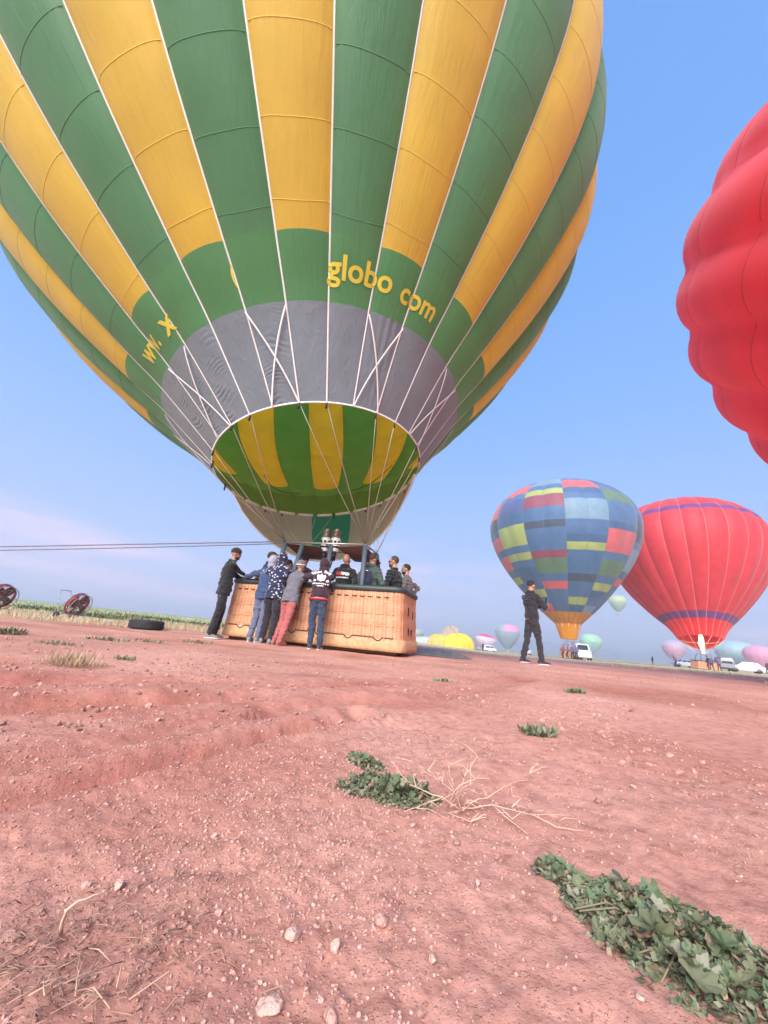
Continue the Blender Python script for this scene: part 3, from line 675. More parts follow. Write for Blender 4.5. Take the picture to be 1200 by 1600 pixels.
# patchwork balloon
def balloon_patch():
    d = 55.0; g = at(891, 1000, d); x, y = g[0], g[1]; z0 = tz(x, y); R = 10.1
    C = np.array((x-.2, y, z0+4.6)); n = np.array((-.012, .0, 1)); N = 24
    base = np.array((x, y, z0)); E_ = Envelope(C, n, frame_of(C), unit_prof(R, .17), N, R_(3), bulge=.10)
    t = thing('hot_air_balloon', 'blue patchwork hot air balloon with red, lime and grey panels and an orange skirt', 'hot air balloon', base)
    pal = dict(b=(.085, .165, .31), d=(.07, .135, .26), l=(.20, .31, .42), r=(.64, .13, .14), y=(.38, .43, .14), g=(.13, .21, .13), k=(.075, .09, .13), m=(.28, .075, .11), v=(.095, .115, .27))
    fm = {k: fabric('patch_'+k, c, .22, bump=.12) for k, c in pal.items()}
    orange = fabric('orange_skirt', (.75, .30, .02), .35, tint=(1.3, 1.1, .5))
    # rows from the top down; two gores per column; viewer-left to viewer-right
    rows = ['bblbbb', 'brlrbb', 'brbrbb', 'rbybgb', 'rvmbgb', 'rvmlbb', 'kbblbb', 'kbblbk', 'bykbbk', 'rybbrk', 'rybbrb', 'bbbyrl', 'rymbbl', 'rbgbgl', 'bbgbgb', 'ybbkbr', 'bdrbyb', 'bybbbb', 'bbbybb', 'brbblb']
    nr = len(rows); q0 = E_.s_at_h(.14*R); q1 = E_.L*.985
    qs = np.array([E_.s_at_h(h) for h in np.linspace(1.93*R, .14*R, nr+1)])
    for cidx in range(12):
        k = (cidx-3)*2
        V, F, U = E_.panel(k, qs[0], q1, 4, 6, base, kspan=2); colm = link('gore', mesh_np('gore', V, F, [fm['b']], uv=U), t)
        for i in range(nr):
            vis = 0 <= cidx < 6
            ch = rows[i][cidx] if vis else random.choice('bbbbdlryvgkm')
            if vis and (i//2*7+cidx*3) % 4 == 0 and ch == 'b': ch = 'd'
            V, F, U = E_.panel(k, qs[i+1], qs[i], 4, 3, base, kspan=2); link('panel', mesh_np('panel', V, F, [fm[ch]], uv=U), colm)
        V, F, U = E_.panel(k, 0, q0, 6, 4, base, kspan=2); link('skirt_panel', mesh_np('skirt_panel', V, F, [orange], uv=U), colm)
    for k in range(N):
        ph = E_.phase+2*math.pi/N*k; qq = np.linspace(0, E_.L*.97, 50); V, F = E_.strip(np.full(50, ph), qq, .022, .01); link('load_tape', mesh_np('load_tape', V-base, F, [mat('slate_tape', (.13, .17, .24), .7)]), t)
    # hanging scoop below the mouth
    mb = MB(); na = 36; VV = []
    for i in range(7):
        tt = i/6
        for j in range(na):
            a = 2*math.pi*j/na; r = .17*R*(1-.42*tt)*(1+.04*math.cos(12*a)); VV.append(C+np.array((r*math.cos(a), r*math.sin(a), -2.2*tt+.15+.10*math.cos(12*a)*(1-tt))))
    F = [[i*na+j, i*na+(j+1) % na, (i+1)*na+(j+1) % na, (i+1)*na+j] for i in range(6) for j in range(na)]
    link('scoop', mesh_np('scoop', np.array(VV)-base, np.array(F), [orange], uv=np.zeros((len(VV), 2))), t)
    far_basket(t, (x, y, z0), .2, 2.6, 1.3, 1.1, 1, base)
    cables(t, E_, N, [Vector((x+a, y+b, z0+2.05)) for a in (-.55, .55) for b in (-.3, .3)], base)
    return x, y, z0
PATCH = balloon_patch()

def balloon_red():
    d = 57.0; g = at(1097, 1010, d); x, y = g[0], g[1]; z0 = tz(x, y); R = 10.5
    n = np.array((.10, .17, 1)); C = np.array((x-.15, y, z0+4.0)); N = 26
    base = np.array((x, y, z0)); E_ = Envelope(C, n, frame_of(C), unit_prof(R, .25), N, R_(3), bulge=.13)
    t = thing('hot_air_balloon', 'red hot air balloon with purple bands and its burner flame lit', 'hot air balloon', base)
    red = fabric('red_ripstop', (.66, .045, .055), .34, tint=(1.3, .9, .9)); pur = fabric('purple_ripstop', (.17, .055, .23), .3); red2 = fabric('bright_red_ripstop', (.78, .04, .035), .42, tint=(1.3, .9, .8))
    s1, s2, s3, s4 = E_.s_at_h(.20*R), E_.s_at_h(.28*R), E_.s_at_h(1.52*R), E_.s_at_h(1.60*R)
    for k in range(N):
        V, F, U = E_.panel(k, s2, s3, 6, 26, base); o = link('gore', mesh_np('gore', V, F, [red], uv=U), t)
        for a, b, m, nm, nv in ((0, s1, red2, 'lower_panel', 6), (s1, s2, pur, 'purple_band', 4), (s3, s4, pur, 'purple_band', 4), (s4, E_.L*.998, red, 'crown_panel', 12)):
            V, F, U = E_.panel(k, a, b, 6, nv, base); link(nm, mesh_np(nm, V, F, [m], uv=U), o)
        ph = E_.phase+2*math.pi/N*k; qs = np.linspace(0, E_.L*.97, 50); V, F = E_.strip(np.full(50, ph), qs, .03, .01); link('load_tape', mesh_np('load_tape', V-base, F, [mat('pink_tape', (.72, .22, .24), .6)]), t)
    # far side scoop
    aa = np.linspace(math.pi*.4, math.pi*1.6, 26); VV = []
    for i in range(6):
        top = E_.pos(aa, np.full(26, .0)); dep = np.sin(np.linspace(0, math.pi, 26))**.8
        VV.append(top+(np.array((x, y, z0+2.1))-top)*(.62*dep*i/5)[:, None])
    F = [[i*26+j, i*26+j+1, (i+1)*26+j+1, (i+1)*26+j] for i in range(5) for j in range(25)]
    link('scoop', mesh_np('scoop', np.concatenate(VV)-base, np.array(F), [red2], uv=np.zeros((156, 2))), t)
    V, F = E_.strip(np.linspace(math.pi*.45, math.pi*1.55, 40), np.full(40, .05), .09, -.08); link('mouth_tape', mesh_np('mouth_tape', V-base, F, [white_tape]), t)
    far_basket(t, (x, y, z0), .1, 3.2, 1.4, 1.1, 1, base, True)
    cables(t, E_, N, [Vector((x+a, y+b, z0+2.05)) for a in (-.7, .7) for b in (-.35, .35)], base, .018)
    return x, y, z0
REDB = balloon_red()

def balloon_near_red():
    R = 8.6; ctr = np.array((15.5, 4.0, 9.85)); n = np.array((-.42, -.56, .72)); n /= np.linalg.norm(n)   # still being stood up, leaning over
    C = ctr-n*1.24*R*1.02; N = 22; x, y = C[0], C[1]; base = np.array((x, y, tz(x, y)))
    def sc(q, phi): return .30*np.abs(np.sin(math.pi*(q+.35*np.sin(phi*3))/1.8))**.7*np.clip(q/3, 0, 1)-.16
    E_ = Envelope(C, n, frame_of(C), unit_prof(R, .25), N, R_(2), bulge=.045, scallop=sc)
    t = thing('hot_air_balloon', 'glossy red bulging hot air balloon cut off by the right edge', 'hot air balloon', base)
    red = fabric('crimson_ripstop', (.86, .06, .10), .42, rough=.6, tint=(1.15, .9, .9), bump=.12)
    sm = mat('red_seam', (.60, .03, .05), .6)
    for k in range(N):
        V, F, U = E_.panel(k, 0, E_.L*.998, 8, 110, base); o = link('gore', mesh_np('gore', V, F, [red], uv=U), t)
        ph = E_.phase+2*math.pi/N*k; qs = np.linspace(0, E_.L*.97, 140); V, F = E_.strip(np.full(140, ph), qs, .008, .005); link('seam', mesh_np('seam', V-base, F, [sm]), o)
    far_basket(t, tuple(base), .3, 3.0, 1.4, 1.1, 1, base)
    cables(t, E_, N, [Vector((x+a, y+b, base[2]+2.05)) for a in (-.6, .6) for b in (-.35, .35)], base, .01)
balloon_near_red()

# small balloons far off over the plain
def small_balloon(px, py_bot, wpx, D, colours, label, n=(0, 0, 1), fly=None, N=16, standing=True, squash=1.0):
    g = at(px, 1000, D); x = g[0]; y = D; R = wpx/2/FPX*(D*.98)
    z = tz(x, y) if fly is None else fly
    C = np.array((x, y, z+(2.3 if standing else .2))); base = np.array((x, y, z))
    pr = [(h*squash, r) for h, r in unit_prof(R, .2)]
    E_ = Envelope(C, n, frame_of(C), pr, N, .1, bulge=.10)
    t = thing('hot_air_balloon', label, 'hot air balloon', base, group='small balloons far over the plain')
    for k in range(N):
        o = None
        for i, (a, b, c) in enumerate(colours(k)):
            V, F, U = E_.panel(k, a*E_.L, b*E_.L*.999, 3, max(3, int(18*(b-a))), base); p = link('gore' if o is None else 'panel', mesh_np('gore', V, F, [fabric('far_'+'_'.join('%02d' % int(v*99) for v in c), c, .3, bump=.05)], uv=U), o or t)
            o = o or p
    if standing:
        M = Matrix.Translation((x, y, z)); W = lambda V: np.array(V)
        mb = MB().box((0, 0, .6), (2.2, 1.2, 1.1), bev=.1); mb.build('basket', wick, t)
        for sx in (-1, 1): MB().tube([(sx*.8, 0, 1.1), (sx*R*.18, 0, 2.4)], .03, 4).build('pole', steel, t)
    return x, y, z
one = lambda c: (lambda k: [(0, 1, c)])
small_balloon(793, 0, 37, 260, lambda k: [(0, .55, (.34, .42, .48)), (.55, .78, (.75, .32, .50) if k in (0, 1, 2, 15) else (.34, .42, .48)), (.78, 1, (.34, .42, .48))], 'pale blue-grey balloon with a pink emblem beyond the white van')
small_balloon(757, 0, 30, 190, lambda k: [(0, .62, (.66, .62, .72)), (.62, 1, (.74, .05, .19))], 'half-raised balloon, crimson on top and white below', n=(.1, 0, 1), standing=False, squash=.78)
small_balloon(971, 0, 25, 300, lambda k: [(0, .5, (.42, .50, .33)), (.5, 1, (.52, .58, .30))], 'small pale lime balloon flying alone between the two big ones', fly=30.0)
small_balloon(921, 0, 30, 210, lambda k: [(0, .5, (.36, .60, .42) if k % 4 else (.30, .50, .62)), (.5, 1, (.38, .62, .44))], 'mint green balloon half hidden behind the patchwork one', n=(.1, 0, 1))
small_balloon(1052, 0, 30, 230, lambda k: [(0, .6, (.66, .40, .52)), (.6, 1, (.55, .46, .56))], 'dusty pink balloon left of the red balloon basket', n=(-.05, 0, 1))
small_balloon(1146, 0, 52, 190, one((.40, .55, .58)), 'pale teal balloon behind the white car', standing=False, squash=.8)
small_balloon(1182, 0, 44, 170, one((.74, .36, .50)), 'bright pink balloon near the right edge behind the white car', n=(.12, 0, 1), standing=False, squash=.85)
small_balloon(648, 0, 26, 260, one((.42, .47, .40)), 'pale grey-green balloon just right of the wicker basket', standing=False, squash=.72)

# collapsed envelopes, lying as soft mounds
def mound(px, D, L, Wd, Hh, c, label, seed):
    g = at(px, 1000, D); x, y = g[0], D; z = tz(x, y); nu, nv = 40, 14; V = []; rs = np.random.default_rng(seed)
    for i in range(nv+1):
        t = i/nv
        for j in range(nu):
            a = 2*math.pi*j/nu; rr = math.cos(t*math.pi/2)**.55 if t < 1 else 0.001
            f = 1+.09*math.sin(a*5+seed+3*t)+.05*math.sin(a*11+2*seed)
            V.append((L/2*rr*f*math.cos(a), Wd/2*rr*f*math.sin(a), Hh*math.sin(t*math.pi/2)**.9*(1+.10*math.sin(3*a+seed)+.06*math.sin(7*a-seed))-.1))
    F = [[i*nu+j, i*nu+(j+1) % nu, (i+1)*nu+(j+1) % nu, (i+1)*nu+j] for i in range(nv) for j in range(nu)]
    o = link('collapsed_balloon', mesh_np('collapsed_balloon', V, np.array(F), [fabric('mound_%d' % seed, c, .25, bump=.4)], uv=[(v[0]*.3, v[2]*.3) for v in V]), loc=(x, y, z))
    return tag(o, label, 'balloon', 'collapsed balloon envelopes on the ground')
mound(716, 150, 11.0, 8, 4.6, (.78, .66, .02), 'bright lemon yellow collapsed envelope, the larger front mound', 3)
mound(687, 165, 9.0, 8, 4.0, (.72, .56, .07), 'duller yellow collapsed envelope, left of the lemon one', 5)
mound(704, 200, 11.0, 8, 9.0, (.48, .36, .25), 'tan collapsed envelope rising behind the yellow mounds', 8)
mound(733, 175, 7.0, 5, 5.2, (.26, .24, .26), 'dark grey collapsed envelope peeking out behind the lemon mound', 11)
mound(664, 220, 16.0, 8, 3.2, (.55, .60, .52), 'flat pale green collapsed envelope beside the wicker basket', 13)

# ------------------------------------------------------------------ people
SKIN = mat('skin', (.46, .25, .17), .55, var=.08, scale=20); SKIN2 = mat('skin_tan', (.36, .19, .12), .55, var=.08, scale=20)
eye_w = mat('eye', (.05, .04, .035), .3)
def cloth(name, c, rough=.85, var=.18, bump=.25): return mat(name, c, rough, var=var, scale=9, bump=bump, bscale=70, sheen=.2, spec=.3)
dgc = bpy.context.evaluated_depsgraph_get
WS = bpy.data.scenes.new('workbench')       # scratch scene for growing body surfaces; removed at the end
def remesh(mb, voxel, smooth=4, disp=0.0, seed=0, dscale=7.0):
    me = mesh_np('tmp', np.array(mb.v), mb.f); ob = bpy.data.objects.new('tmp', me); WS.collection.objects.link(ob)
    m = ob.modifiers.new('r', 'REMESH'); m.mode = 'VOXEL'; m.voxel_size = voxel
    if smooth: s = ob.modifiers.new('s', 'SMOOTH'); s.iterations = smooth; s.factor = .5
    vl = WS.view_layers[0]; vl.update(); dg = vl.depsgraph; e = ob.evaluated_get(dg); out = bpy.data.meshes.new_from_object(e, depsgraph=dg)
    WS.collection.objects.unlink(ob); bpy.data.objects.remove(ob); bpy.data.meshes.remove(me)
    if disp:
        n = len(out.vertices); co = np.empty(n*3, np.float32); no = np.empty(n*3, np.float32); out.vertices.foreach_get('co', co); out.vertices.foreach_get('normal', no)
        co = co.reshape(-1, 3); no = no.reshape(-1, 3); p = co*dscale
        d = disp*(np.abs(vnoise(p[:, 0]+seed, p[:, 1]+p[:, 2]*.4, p[:, 2]*1.9))*2-.8+.5*vnoise(p[:, 0]*2.3+seed, p[:, 1]*2.3, p[:, 2]*3.5))
        out.vertices.foreach_set('co', (co+no*d[:, None]).ravel())
    out.polygons.foreach_set('use_smooth', np.ones(len(out.polygons), bool)); out.update(); return out
def ik(A, B, l1, l2, hint):
    A, B, hint = Vector(A), Vector(B), Vector(hint); d = B-A; L = d.length
    if L > (l1+l2)*.999: B = A+d*((l1+l2)*.999/L); d = B-A; L = d.length
    a = (l1*l1-l2*l2+L*L)/(2*L); h = math.sqrt(max(l1*l1-a*a, 0)); u = d/L; w = hint-u*hint.dot(u); w.normalize()
    return A+u*a+w*h, B
def loft(mb, secs, n=14):
    """closed body section: list of (centre, right vector, forward vector, rx, ry)"""
    V = []; F = []; k = len(secs)
    for c, r, f, rx, ry in secs:
        for j in range(n):
            a = 2*math.pi*j/n; V.append(Vector(c)+Vector(r)*(rx*math.cos(a))+Vector(f)*(ry*math.sin(a)))
    for i in range(k-1):
        for j in range(n): F.append([i*n+j, i*n+(j+1) % n, (i+1)*n+(j+1) % n, (i+1)*n+j])
    F += [list(range(n))[::-1], [(k-1)*n+j for j in range(n)]]
    return mb.add(V, F)
def limb(mb, P, R, n=10, flat=1.0):
    mb.tube(P, R, n, flat=flat)
    for p, r in zip(P, R): mb.ball(p, (r*.98,)*3, nu=8, nv=6)
    return mb
def person(label, loc, yaw, h=1.75, lean=0.0, side=0.0, hip=None, feet=None, hands=None, look=(0, 0), jacket=None, trousers=None, shoes=None, sole=None, skin=None,
           hair=None, headwear=None, hw_mat=None, beard=False, hood=False, fine=True, group=None, stretch=1.0, glasses=False, hem=.0, twist=0.0, knee=(0, 1, 0)):
    """local frame: +y is where the person faces, +x their right hand side, z up; lean tips the trunk forward"""
    k = h/1.75; t = thing('person', label, 'person', loc, yaw, group)
    S = skin or SKIN
    hip = Vector(hip or (0, 0, .93*k)); Ru = Vector((1, 0, 0))
    up = Vector((math.sin(side), math.sin(lean)*math.cos(side), math.cos(lean)*math.cos(side))); rt = Ru-up*Ru.dot(up); rt.normalize(); fw = up.cross(rt)
    if twist:
        q = Matrix.Rotation(twist, 3, up); rt2 = q @ rt; fw2 = q @ fw
    else: rt2, fw2 = rt, fw
    sh = hip+up*(.50*k); neck = hip+up*(.565*k)+fw2*(.012*k)
    hd = neck+up*(.155*k)+fw2*(.03*k)+Vector((0, 0, .0))
    # head orientation
    hy = Matrix.Rotation(look[0], 3, 'Z'); base_f = Vector((fw2.x, fw2.y, 0)); base_f = base_f.normalized() if base_f.length > .1 else Vector((0, 1, 0))
    hf = hy @ base_f; hf = (hf*math.cos(look[1])+Vector((0, 0, 1))*math.sin(look[1])).normalized(); hr = hf.cross(Vector((0, 0, 1))).normalized(); hu = hr.cross(hf)
    HM = Matrix((hr, hf, hu)).transposed()
    hp = lambda x, y, z: hd+HM @ Vector((x*k, y*k, z*k))
    feet = feet or ((-.11*k, 0, 0), (.11*k, 0, 0)); hands = hands or ((-.26*k, .05, .80*k), (.26*k, .05, .80*k))
    body = MB(); jk = MB(); tr = MB(); sh_ = []
    J = 1.0
    # trunk
    def trunk(mb, g, z0, z1):
        secs = [(-.10, .135, .105), (-.02, .165, .118), (.08, .160, .112), (.20, .145, .105), (.32, .165, .118), (.42, .180, .118), (.49, .165, .095), (.545, .085, .065)]
        out = []
        for z, rx, ry in secs:
            if z < z0 or z > z1: continue
            a = max(0, min(1, (z-.05)/.35)); r = rt.lerp(rt2, a).normalized(); f = fw.lerp(fw2, a).normalized()
            out.append((hip+up*(z*k)-f*(.012*math.sin(z*6)*k), r, f, (rx+g)*k, (ry+g)*k))
        loft(mb, out, 16)
    trunk(body, 0, -1, 1); trunk(jk, .022, -.03-hem, 1); trunk(tr, .010, -1, .05)
    if hem: loft(jk, [(hip+up*(-.14*k), rt, fw, .185*k, .14*k), (hip+up*(.02*k), rt, fw, .19*k, .145*k), (hip+up*(.15*k), rt, fw, .17*k, .13*k)], 16)
    # head and neck
    limb(body, [neck-up*(.05*k), hp(0, -.015, -.07)], [.062*k, .056*k])
    body.ball(hp(0, -.008, .025), (.074*k, .094*k, .100*k), HM, 16, 12); body.ball(hp(0, .018, -.055), (.056*k, .070*k, .068*k), HM, 12, 9)
    body.ball(hp(0, .095, -.02), (.013*k, .020*k, .024*k), HM, 8, 6); body.ball(hp(0, .082, .012), (.05*k, .018*k, .014*k), HM, 8, 6); body.ball(hp(0, .076, -.085), (.026*k, .02*k, .022*k), HM, 8, 6)
    for s in (-1, 1): body.ball(hp(s*.077, -.008, -.005), (.012*k, .022*k, .034*k), HM, 8, 6)
    # arms
    for s, hand in zip((-1, 1), hands):
        A = sh+rt2*(s*.175*k)-up*(.035*k); A2 = sh+rt2*(s*.09*k)
        Hd = Vector(hand); el, Hd = ik(A, Hd, .285*k, .265*k, rt2*(s*.7)-fw2*.6-Vector((0, 0, .6)))
        limb(body, [A2, A, el, Hd], [.06*k, .054*k, .042*k, .029*k])
        dirf = (Hd-el).normalized(); Cf = el+(Hd-el)*.93
        limb(jk, [A2, A, A.lerp(el, .5), el, el.lerp(Cf, .5), Cf], [.075*k, .076*k, .068*k, .060*k, .054*k, .047*k])
        # hand: palm, four fingers, thumb
        pn = (rt2*s).cross(dirf); pn = pn.normalized() if pn.length > .1 else Vector((0, 0, 1))
        side_v = dirf.cross(pn).normalized()
        pc = Hd+dirf*(.045*k)
        Mh = Matrix((side_v, dirf, pn)).transposed(); body.ball(pc, (.040*k, .050*k, .018*k), Mh, 10, 8)
        for i, (o, l) in enumerate(((-.030, .062), (-.010, .075), (.011, .070), (.031, .055))):
            p0 = pc+side_v*(o*k)+dirf*(.035*k); p1 = p0+dirf*(l*.5*k)-pn*(.006*k); p2 = p1+dirf*(l*.42*k)-pn*(.022*k); body.tube([p0, p1, p2], [.0095*k, .009*k, .0075*k], 6); body.ball(p2, (.0075*k,)*3, nu=6, nv=5)
        p0 = pc-dirf*(.02*k)-side_v*(.034*k); p1 = p0-side_v*(.022*k)+dirf*(.028*k)-pn*.008; p2 = p1+dirf*(.028*k)-pn*(.012*k); body.tube([p0, p1, p2], [.012*k, .0105*k, .009*k], 6); body.ball(p2, (.009*k,)*3, nu=6, nv=5)
    # legs and shoes
    for s, ft in zip((-1, 1), feet):
        A = hip+rt*(s*.088*k)-up*(.05*k); F_ = Vector(ft)+Vector((0, 0, .085*k)); kn, F_ = ik(A, F_, .43*k, .425*k, knee)
        limb(body, [A, A.lerp(kn, .5), kn, kn.lerp(F_, .35), F_], [.088*k, .075*k, .055*k, .055*k, .038*k])
        limb(tr, [A, A.lerp(kn, .5), kn, kn.lerp(F_, .45), F_+Vector((0, 0, .0))], [.102*k, .090*k, .073*k, .070*k, .062*k])
        toe = Vector((s*.18, 1, 0)).normalized(); rs = Vector((toe.y, -toe.x, 0)); g = Vector((F_.x, F_.y, F_.z-.085*k))
        if fine:
            sb = MB(); loft(sb, [(g-toe*.075*k+Vector((0, 0, .045*k)), rs, Vector((0, 0, 1)), .032*k, .040*k), (g-toe*.03*k+Vector((0, 0, .055*k)), rs, Vector((0, 0, 1)), .041*k, .052*k), (g+toe*.05*k+Vector((0, 0, .047*k)), rs, Vector((0, 0, 1)), .043*k, .042*k), (g+toe*.13*k+Vector((0, 0, .035*k)), rs, Vector((0, 0, 1)), .046*k, .030*k), (g+toe*.185*k+Vector((0, 0, .030*k)), rs, Vector((0, 0, 1)), .030*k, .022*k)], 12)
            sl = MB(); V = []
            for z in (0.002, .022):
                for a in np.linspace(0, 2*math.pi, 16, endpoint=False):
                    V.append(g+toe*((.058+.142*math.cos(a))*k)+rs*((.047*math.sin(a))*k)+Vector((0, 0, z)))
            sl.add(V, [list(range(16))[::-1], list(range(16, 32))]+[[i, (i+1) % 16, 16+(i+1) % 16, 16+i] for i in range(16)])
            sh_.append((sb, sl))
        body.ball(g+toe*.06*k+Vector((0, 0, .045*k)), (.035*k, .09*k, .035*k), Matrix((rs, toe, Vector((0, 0, 1)))).transposed(), 8, 6)
    vx = .0085 if fine else .03
    b = link('body', remesh(body, vx, 3 if fine else 1), t); b.data.materials.clear(); b.data.materials.append(S)
    seed = random.random()*50
    if hood:
        q = .8 if hood == 'down' else 1
        if hood == 'down':
            jk.ball(neck-fw2*(.062*k)+up*(.005*k), (.10*k, .058*k, .062*k), Matrix((rt2, fw2, up)).transposed(), 12, 8); jk.tube([neck+Matrix((rt2, fw2, up)).transposed() @ Vector((.085*k*math.cos(a), .075*k*math.sin(a), .02*k-.02*math.sin(a))) for a in np.linspace(0, 2*math.pi, 14, endpoint=False)], .026*k, 8, closed=True)
    else: jk.tube([neck+Matrix((rt2, fw2, up)).transposed() @ Vector((.072*k*math.cos(a), .068*k*math.sin(a), .012*k)) for a in np.linspace(0, 2*math.pi, 14, endpoint=False)], .022*k, 8, closed=True)
    jo = link('jacket', remesh(jk, .011 if fine else .03, 3, .015 if fine else 0, seed, 8), t); jo.data.materials.clear(); jo.data.materials.append(jacket)
    to = link('trousers', remesh(tr, .011 if fine else .03, 3, .012 if fine else 0, seed+9, 8), t); to.data.materials.clear(); to.data.materials.append(trousers)
    for sb, sl in sh_:
        so = sb.build('shoe', shoes, t); sl.build('sole', sole or shoes, so)
    # hair, headgear, face
    if hair:
        hm = MB(); hm.ball(hp(0, -.018, .040), (.080*k, .097*k, .096*k), HM, 16, 12); me = remesh(hm, .008 if fine else .03, 1, .006, seed, 30)
        bm = bmesh.new(); bm.from_mesh(me); inv = HM.transposed()
        kill = [v for v in bm.verts if (lambda q: q.y > .03*k and q.z < .075*k or q.z < -.035*k+max(0, q.y+.02)*1.3)(inv @ (v.co-hd))]
        bmesh.ops.delete(bm, geom=kill, context='VERTS'); bm.to_mesh(me); bm.free()
        ho = link('hair', me, t); me.materials.clear(); me.materials.append(hair)
    if headwear in ('beanie', 'hood', 'cap'):
        hm = MB()
        if headwear == 'hood':
            hm.ball(hp(0, -.03, .015), (.100*k, .118*k, .130*k), HM, 18, 14); hm.ball(hp(0, -.05, -.09), (.095*k, .09*k, .09*k), HM, 14, 10)
            cut = lambda q: q.y > .055*k and abs(q.x) < .085*k
        elif headwear == 'beanie':
            hm.ball(hp(0, -.012, .045), (.086*k, .106*k, .098*k), HM, 18, 14); cut = lambda q: q.z < .015*k
        else:
            hm.ball(hp(0, -.008, .045), (.083*k, .104*k, .082*k), HM, 18, 14); cut = lambda q: q.z < .025*k
        me = remesh(hm, .009 if fine else .03, 2, .004, seed, 14); bm = bmesh.new(); bm.from_mesh(me); inv = HM.transposed()
        bmesh.ops.delete(bm, geom=[v for v in bm.verts if cut(inv @ (v.co-hd))], context='VERTS')
        r = bmesh.ops.extrude_face_region(bm, geom=bm.faces[:]); 
        for v in [g for g in r['geom'] if isinstance(g, bmesh.types.BMVert)]: v.co = hd+(v.co-hd)*1.06
        bm.to_mesh(me); bm.free(); o = link(headwear, me, t); me.materials.clear(); me.materials.append(hw_mat)
        if headwear == 'beanie' and 'grey' in hw_mat.name: MB().tube([hp(.089*math.cos(a), -.010+.108*math.sin(a), .028) for a in np.linspace(0, 2*math.pi, 20, endpoint=False)], .016*k, 8, closed=True).build('stripe', mat('beanie_stripe', (.62, .55, .55), .8), o)
        if headwear == 'cap': 
            mb = MB(); V = [hp(.07*math.cos(a), .085+.075*math.sin(a), .035-.02*math.sin(a)+dz) for dz in (0, .008) for a in np.linspace(0, math.pi, 12)]
            mb.add(V, [list(range(12)), list(range(12, 24))[::-1]]+[[i, i+1, 13+i, 12+i] for i in range(11)]); mb.build('peak', hw_mat, o)
    if fine:
        for s in (-1, 1): MB().ball(hp(s*.031, .078, .003), (.011*k, .010*k, .008*k), HM, 8, 6).build('eye', eye_w, b)
        for s in (-1, 1): MB().ball(hp(s*.032, .086, .020), (.019*k, .008*k, .005*k), HM, 8, 6).build('eyebrow', hair or eye_w, b)
        MB().ball(hp(0, .083, -.060), (.022*k, .008*k, .006*k), HM, 8, 6).build('mouth', mat('lips', (.30, .11, .09), .5), b)
        if beard:
            mb = MB().ball(hp(0, .022, -.066), (.061*k, .074*k, .062*k), HM, 16, 12); me = remesh(mb, .008, 1, .004, seed, 40); bm = bmesh.new(); bm.from_mesh(me); inv = HM.transposed()
            bmesh.ops.delete(bm, geom=[v for v in bm.verts if (lambda q: q.z > -.045*k or q.y < -.005)(inv @ (v.co-hd))], context='VERTS'); bm.to_mesh(me); bm.free(); link('beard', me, t); me.materials.clear(); me.materials.append(beard if beard is not True else mat('dark_hair', (.018, .014, .012), .7))
        if glasses:
            mb = MB()
            for s in (-1, 1): mb.ball(hp(s*.034, .095, .004), (.026*k, .006*k, .019*k), HM, 10, 6); mb.tube([hp(s*.06, .092, .006), hp(s*.078, 0, .006)], .003, 5)
            mb.build('sunglasses', mat('dark_lens', (.01, .01, .012), .15), t)
    t['_d'] = 1; del t['_d']
    return t, jo, dict(hip=hip, up=up, rt=rt2, fw=fw2, neck=neck, k=k)
def decal(parent, jo, info, shapes, m, name, cz=.34, out=-1):
    """flat print laid on the back of a jacket: shapes = list of polygons in metres (x to viewer's right, y up)"""
    bm = bmesh.new(); bm.from_mesh(jo.data); bvh = BVHTree.FromBMesh(bm); bm.free()
    c = info['hip']+info['up']*(cz*info['k']); dirv = info['fw']; bmn = bmesh.new()
    for poly in shapes:
        vs = [bmn.verts.new((p[0], p[1], 0)) for p in poly]
        try: bmn.faces.new(vs)
        except ValueError: pass
    bmesh.ops.triangulate(bmn, faces=bmn.faces[:])
    for _ in range(2): bmesh.ops.subdivide_edges(bmn, edges=[e for e in bmn.edges if e.calc_length() > .02], cuts=1); bmesh.ops.triangulate(bmn, faces=bmn.faces[:])
    for v in bmn.verts:
        o = c+info['rt']*v.co.x+info['up']*v.co.y-dirv*.6; h = bvh.ray_cast(o, dirv)
        v.co = (h[0]-dirv*.006) if h[0] is not None else o+dirv*.45
    me = bpy.data.meshes.new(name); bmn.to_mesh(me); bmn.free(); me.materials.append(m); return link(name, me, parent)
def text_polys(txt, size, x, y, rot=0.0, off=.0):
    cu = bpy.data.curves.new('t', 'FONT'); cu.body = txt; cu.size = size; cu.align_x = 'CENTER'; cu.offset = off; cu.resolution_u = 2; ob = bpy.data.objects.new('t', cu); col.objects.link(ob)
    dg = dgc(); me = ob.evaluated_get(dg).to_mesh(); c, s = math.cos(rot), math.sin(rot)
    P = [[(x+v.x*c-v.y*s, y+v.x*s+v.y*c) for v in (me.vertices[i].co for i in p.vertices)] for p in me.polygons]
    ob.evaluated_get(dg).to_mesh_clear(); col.objects.unlink(ob); bpy.data.objects.remove(ob); return P
def rectp(x0, y0, x1, y1): return [(x0, y0), (x1, y0), (x1, y1), (x0, y1)]

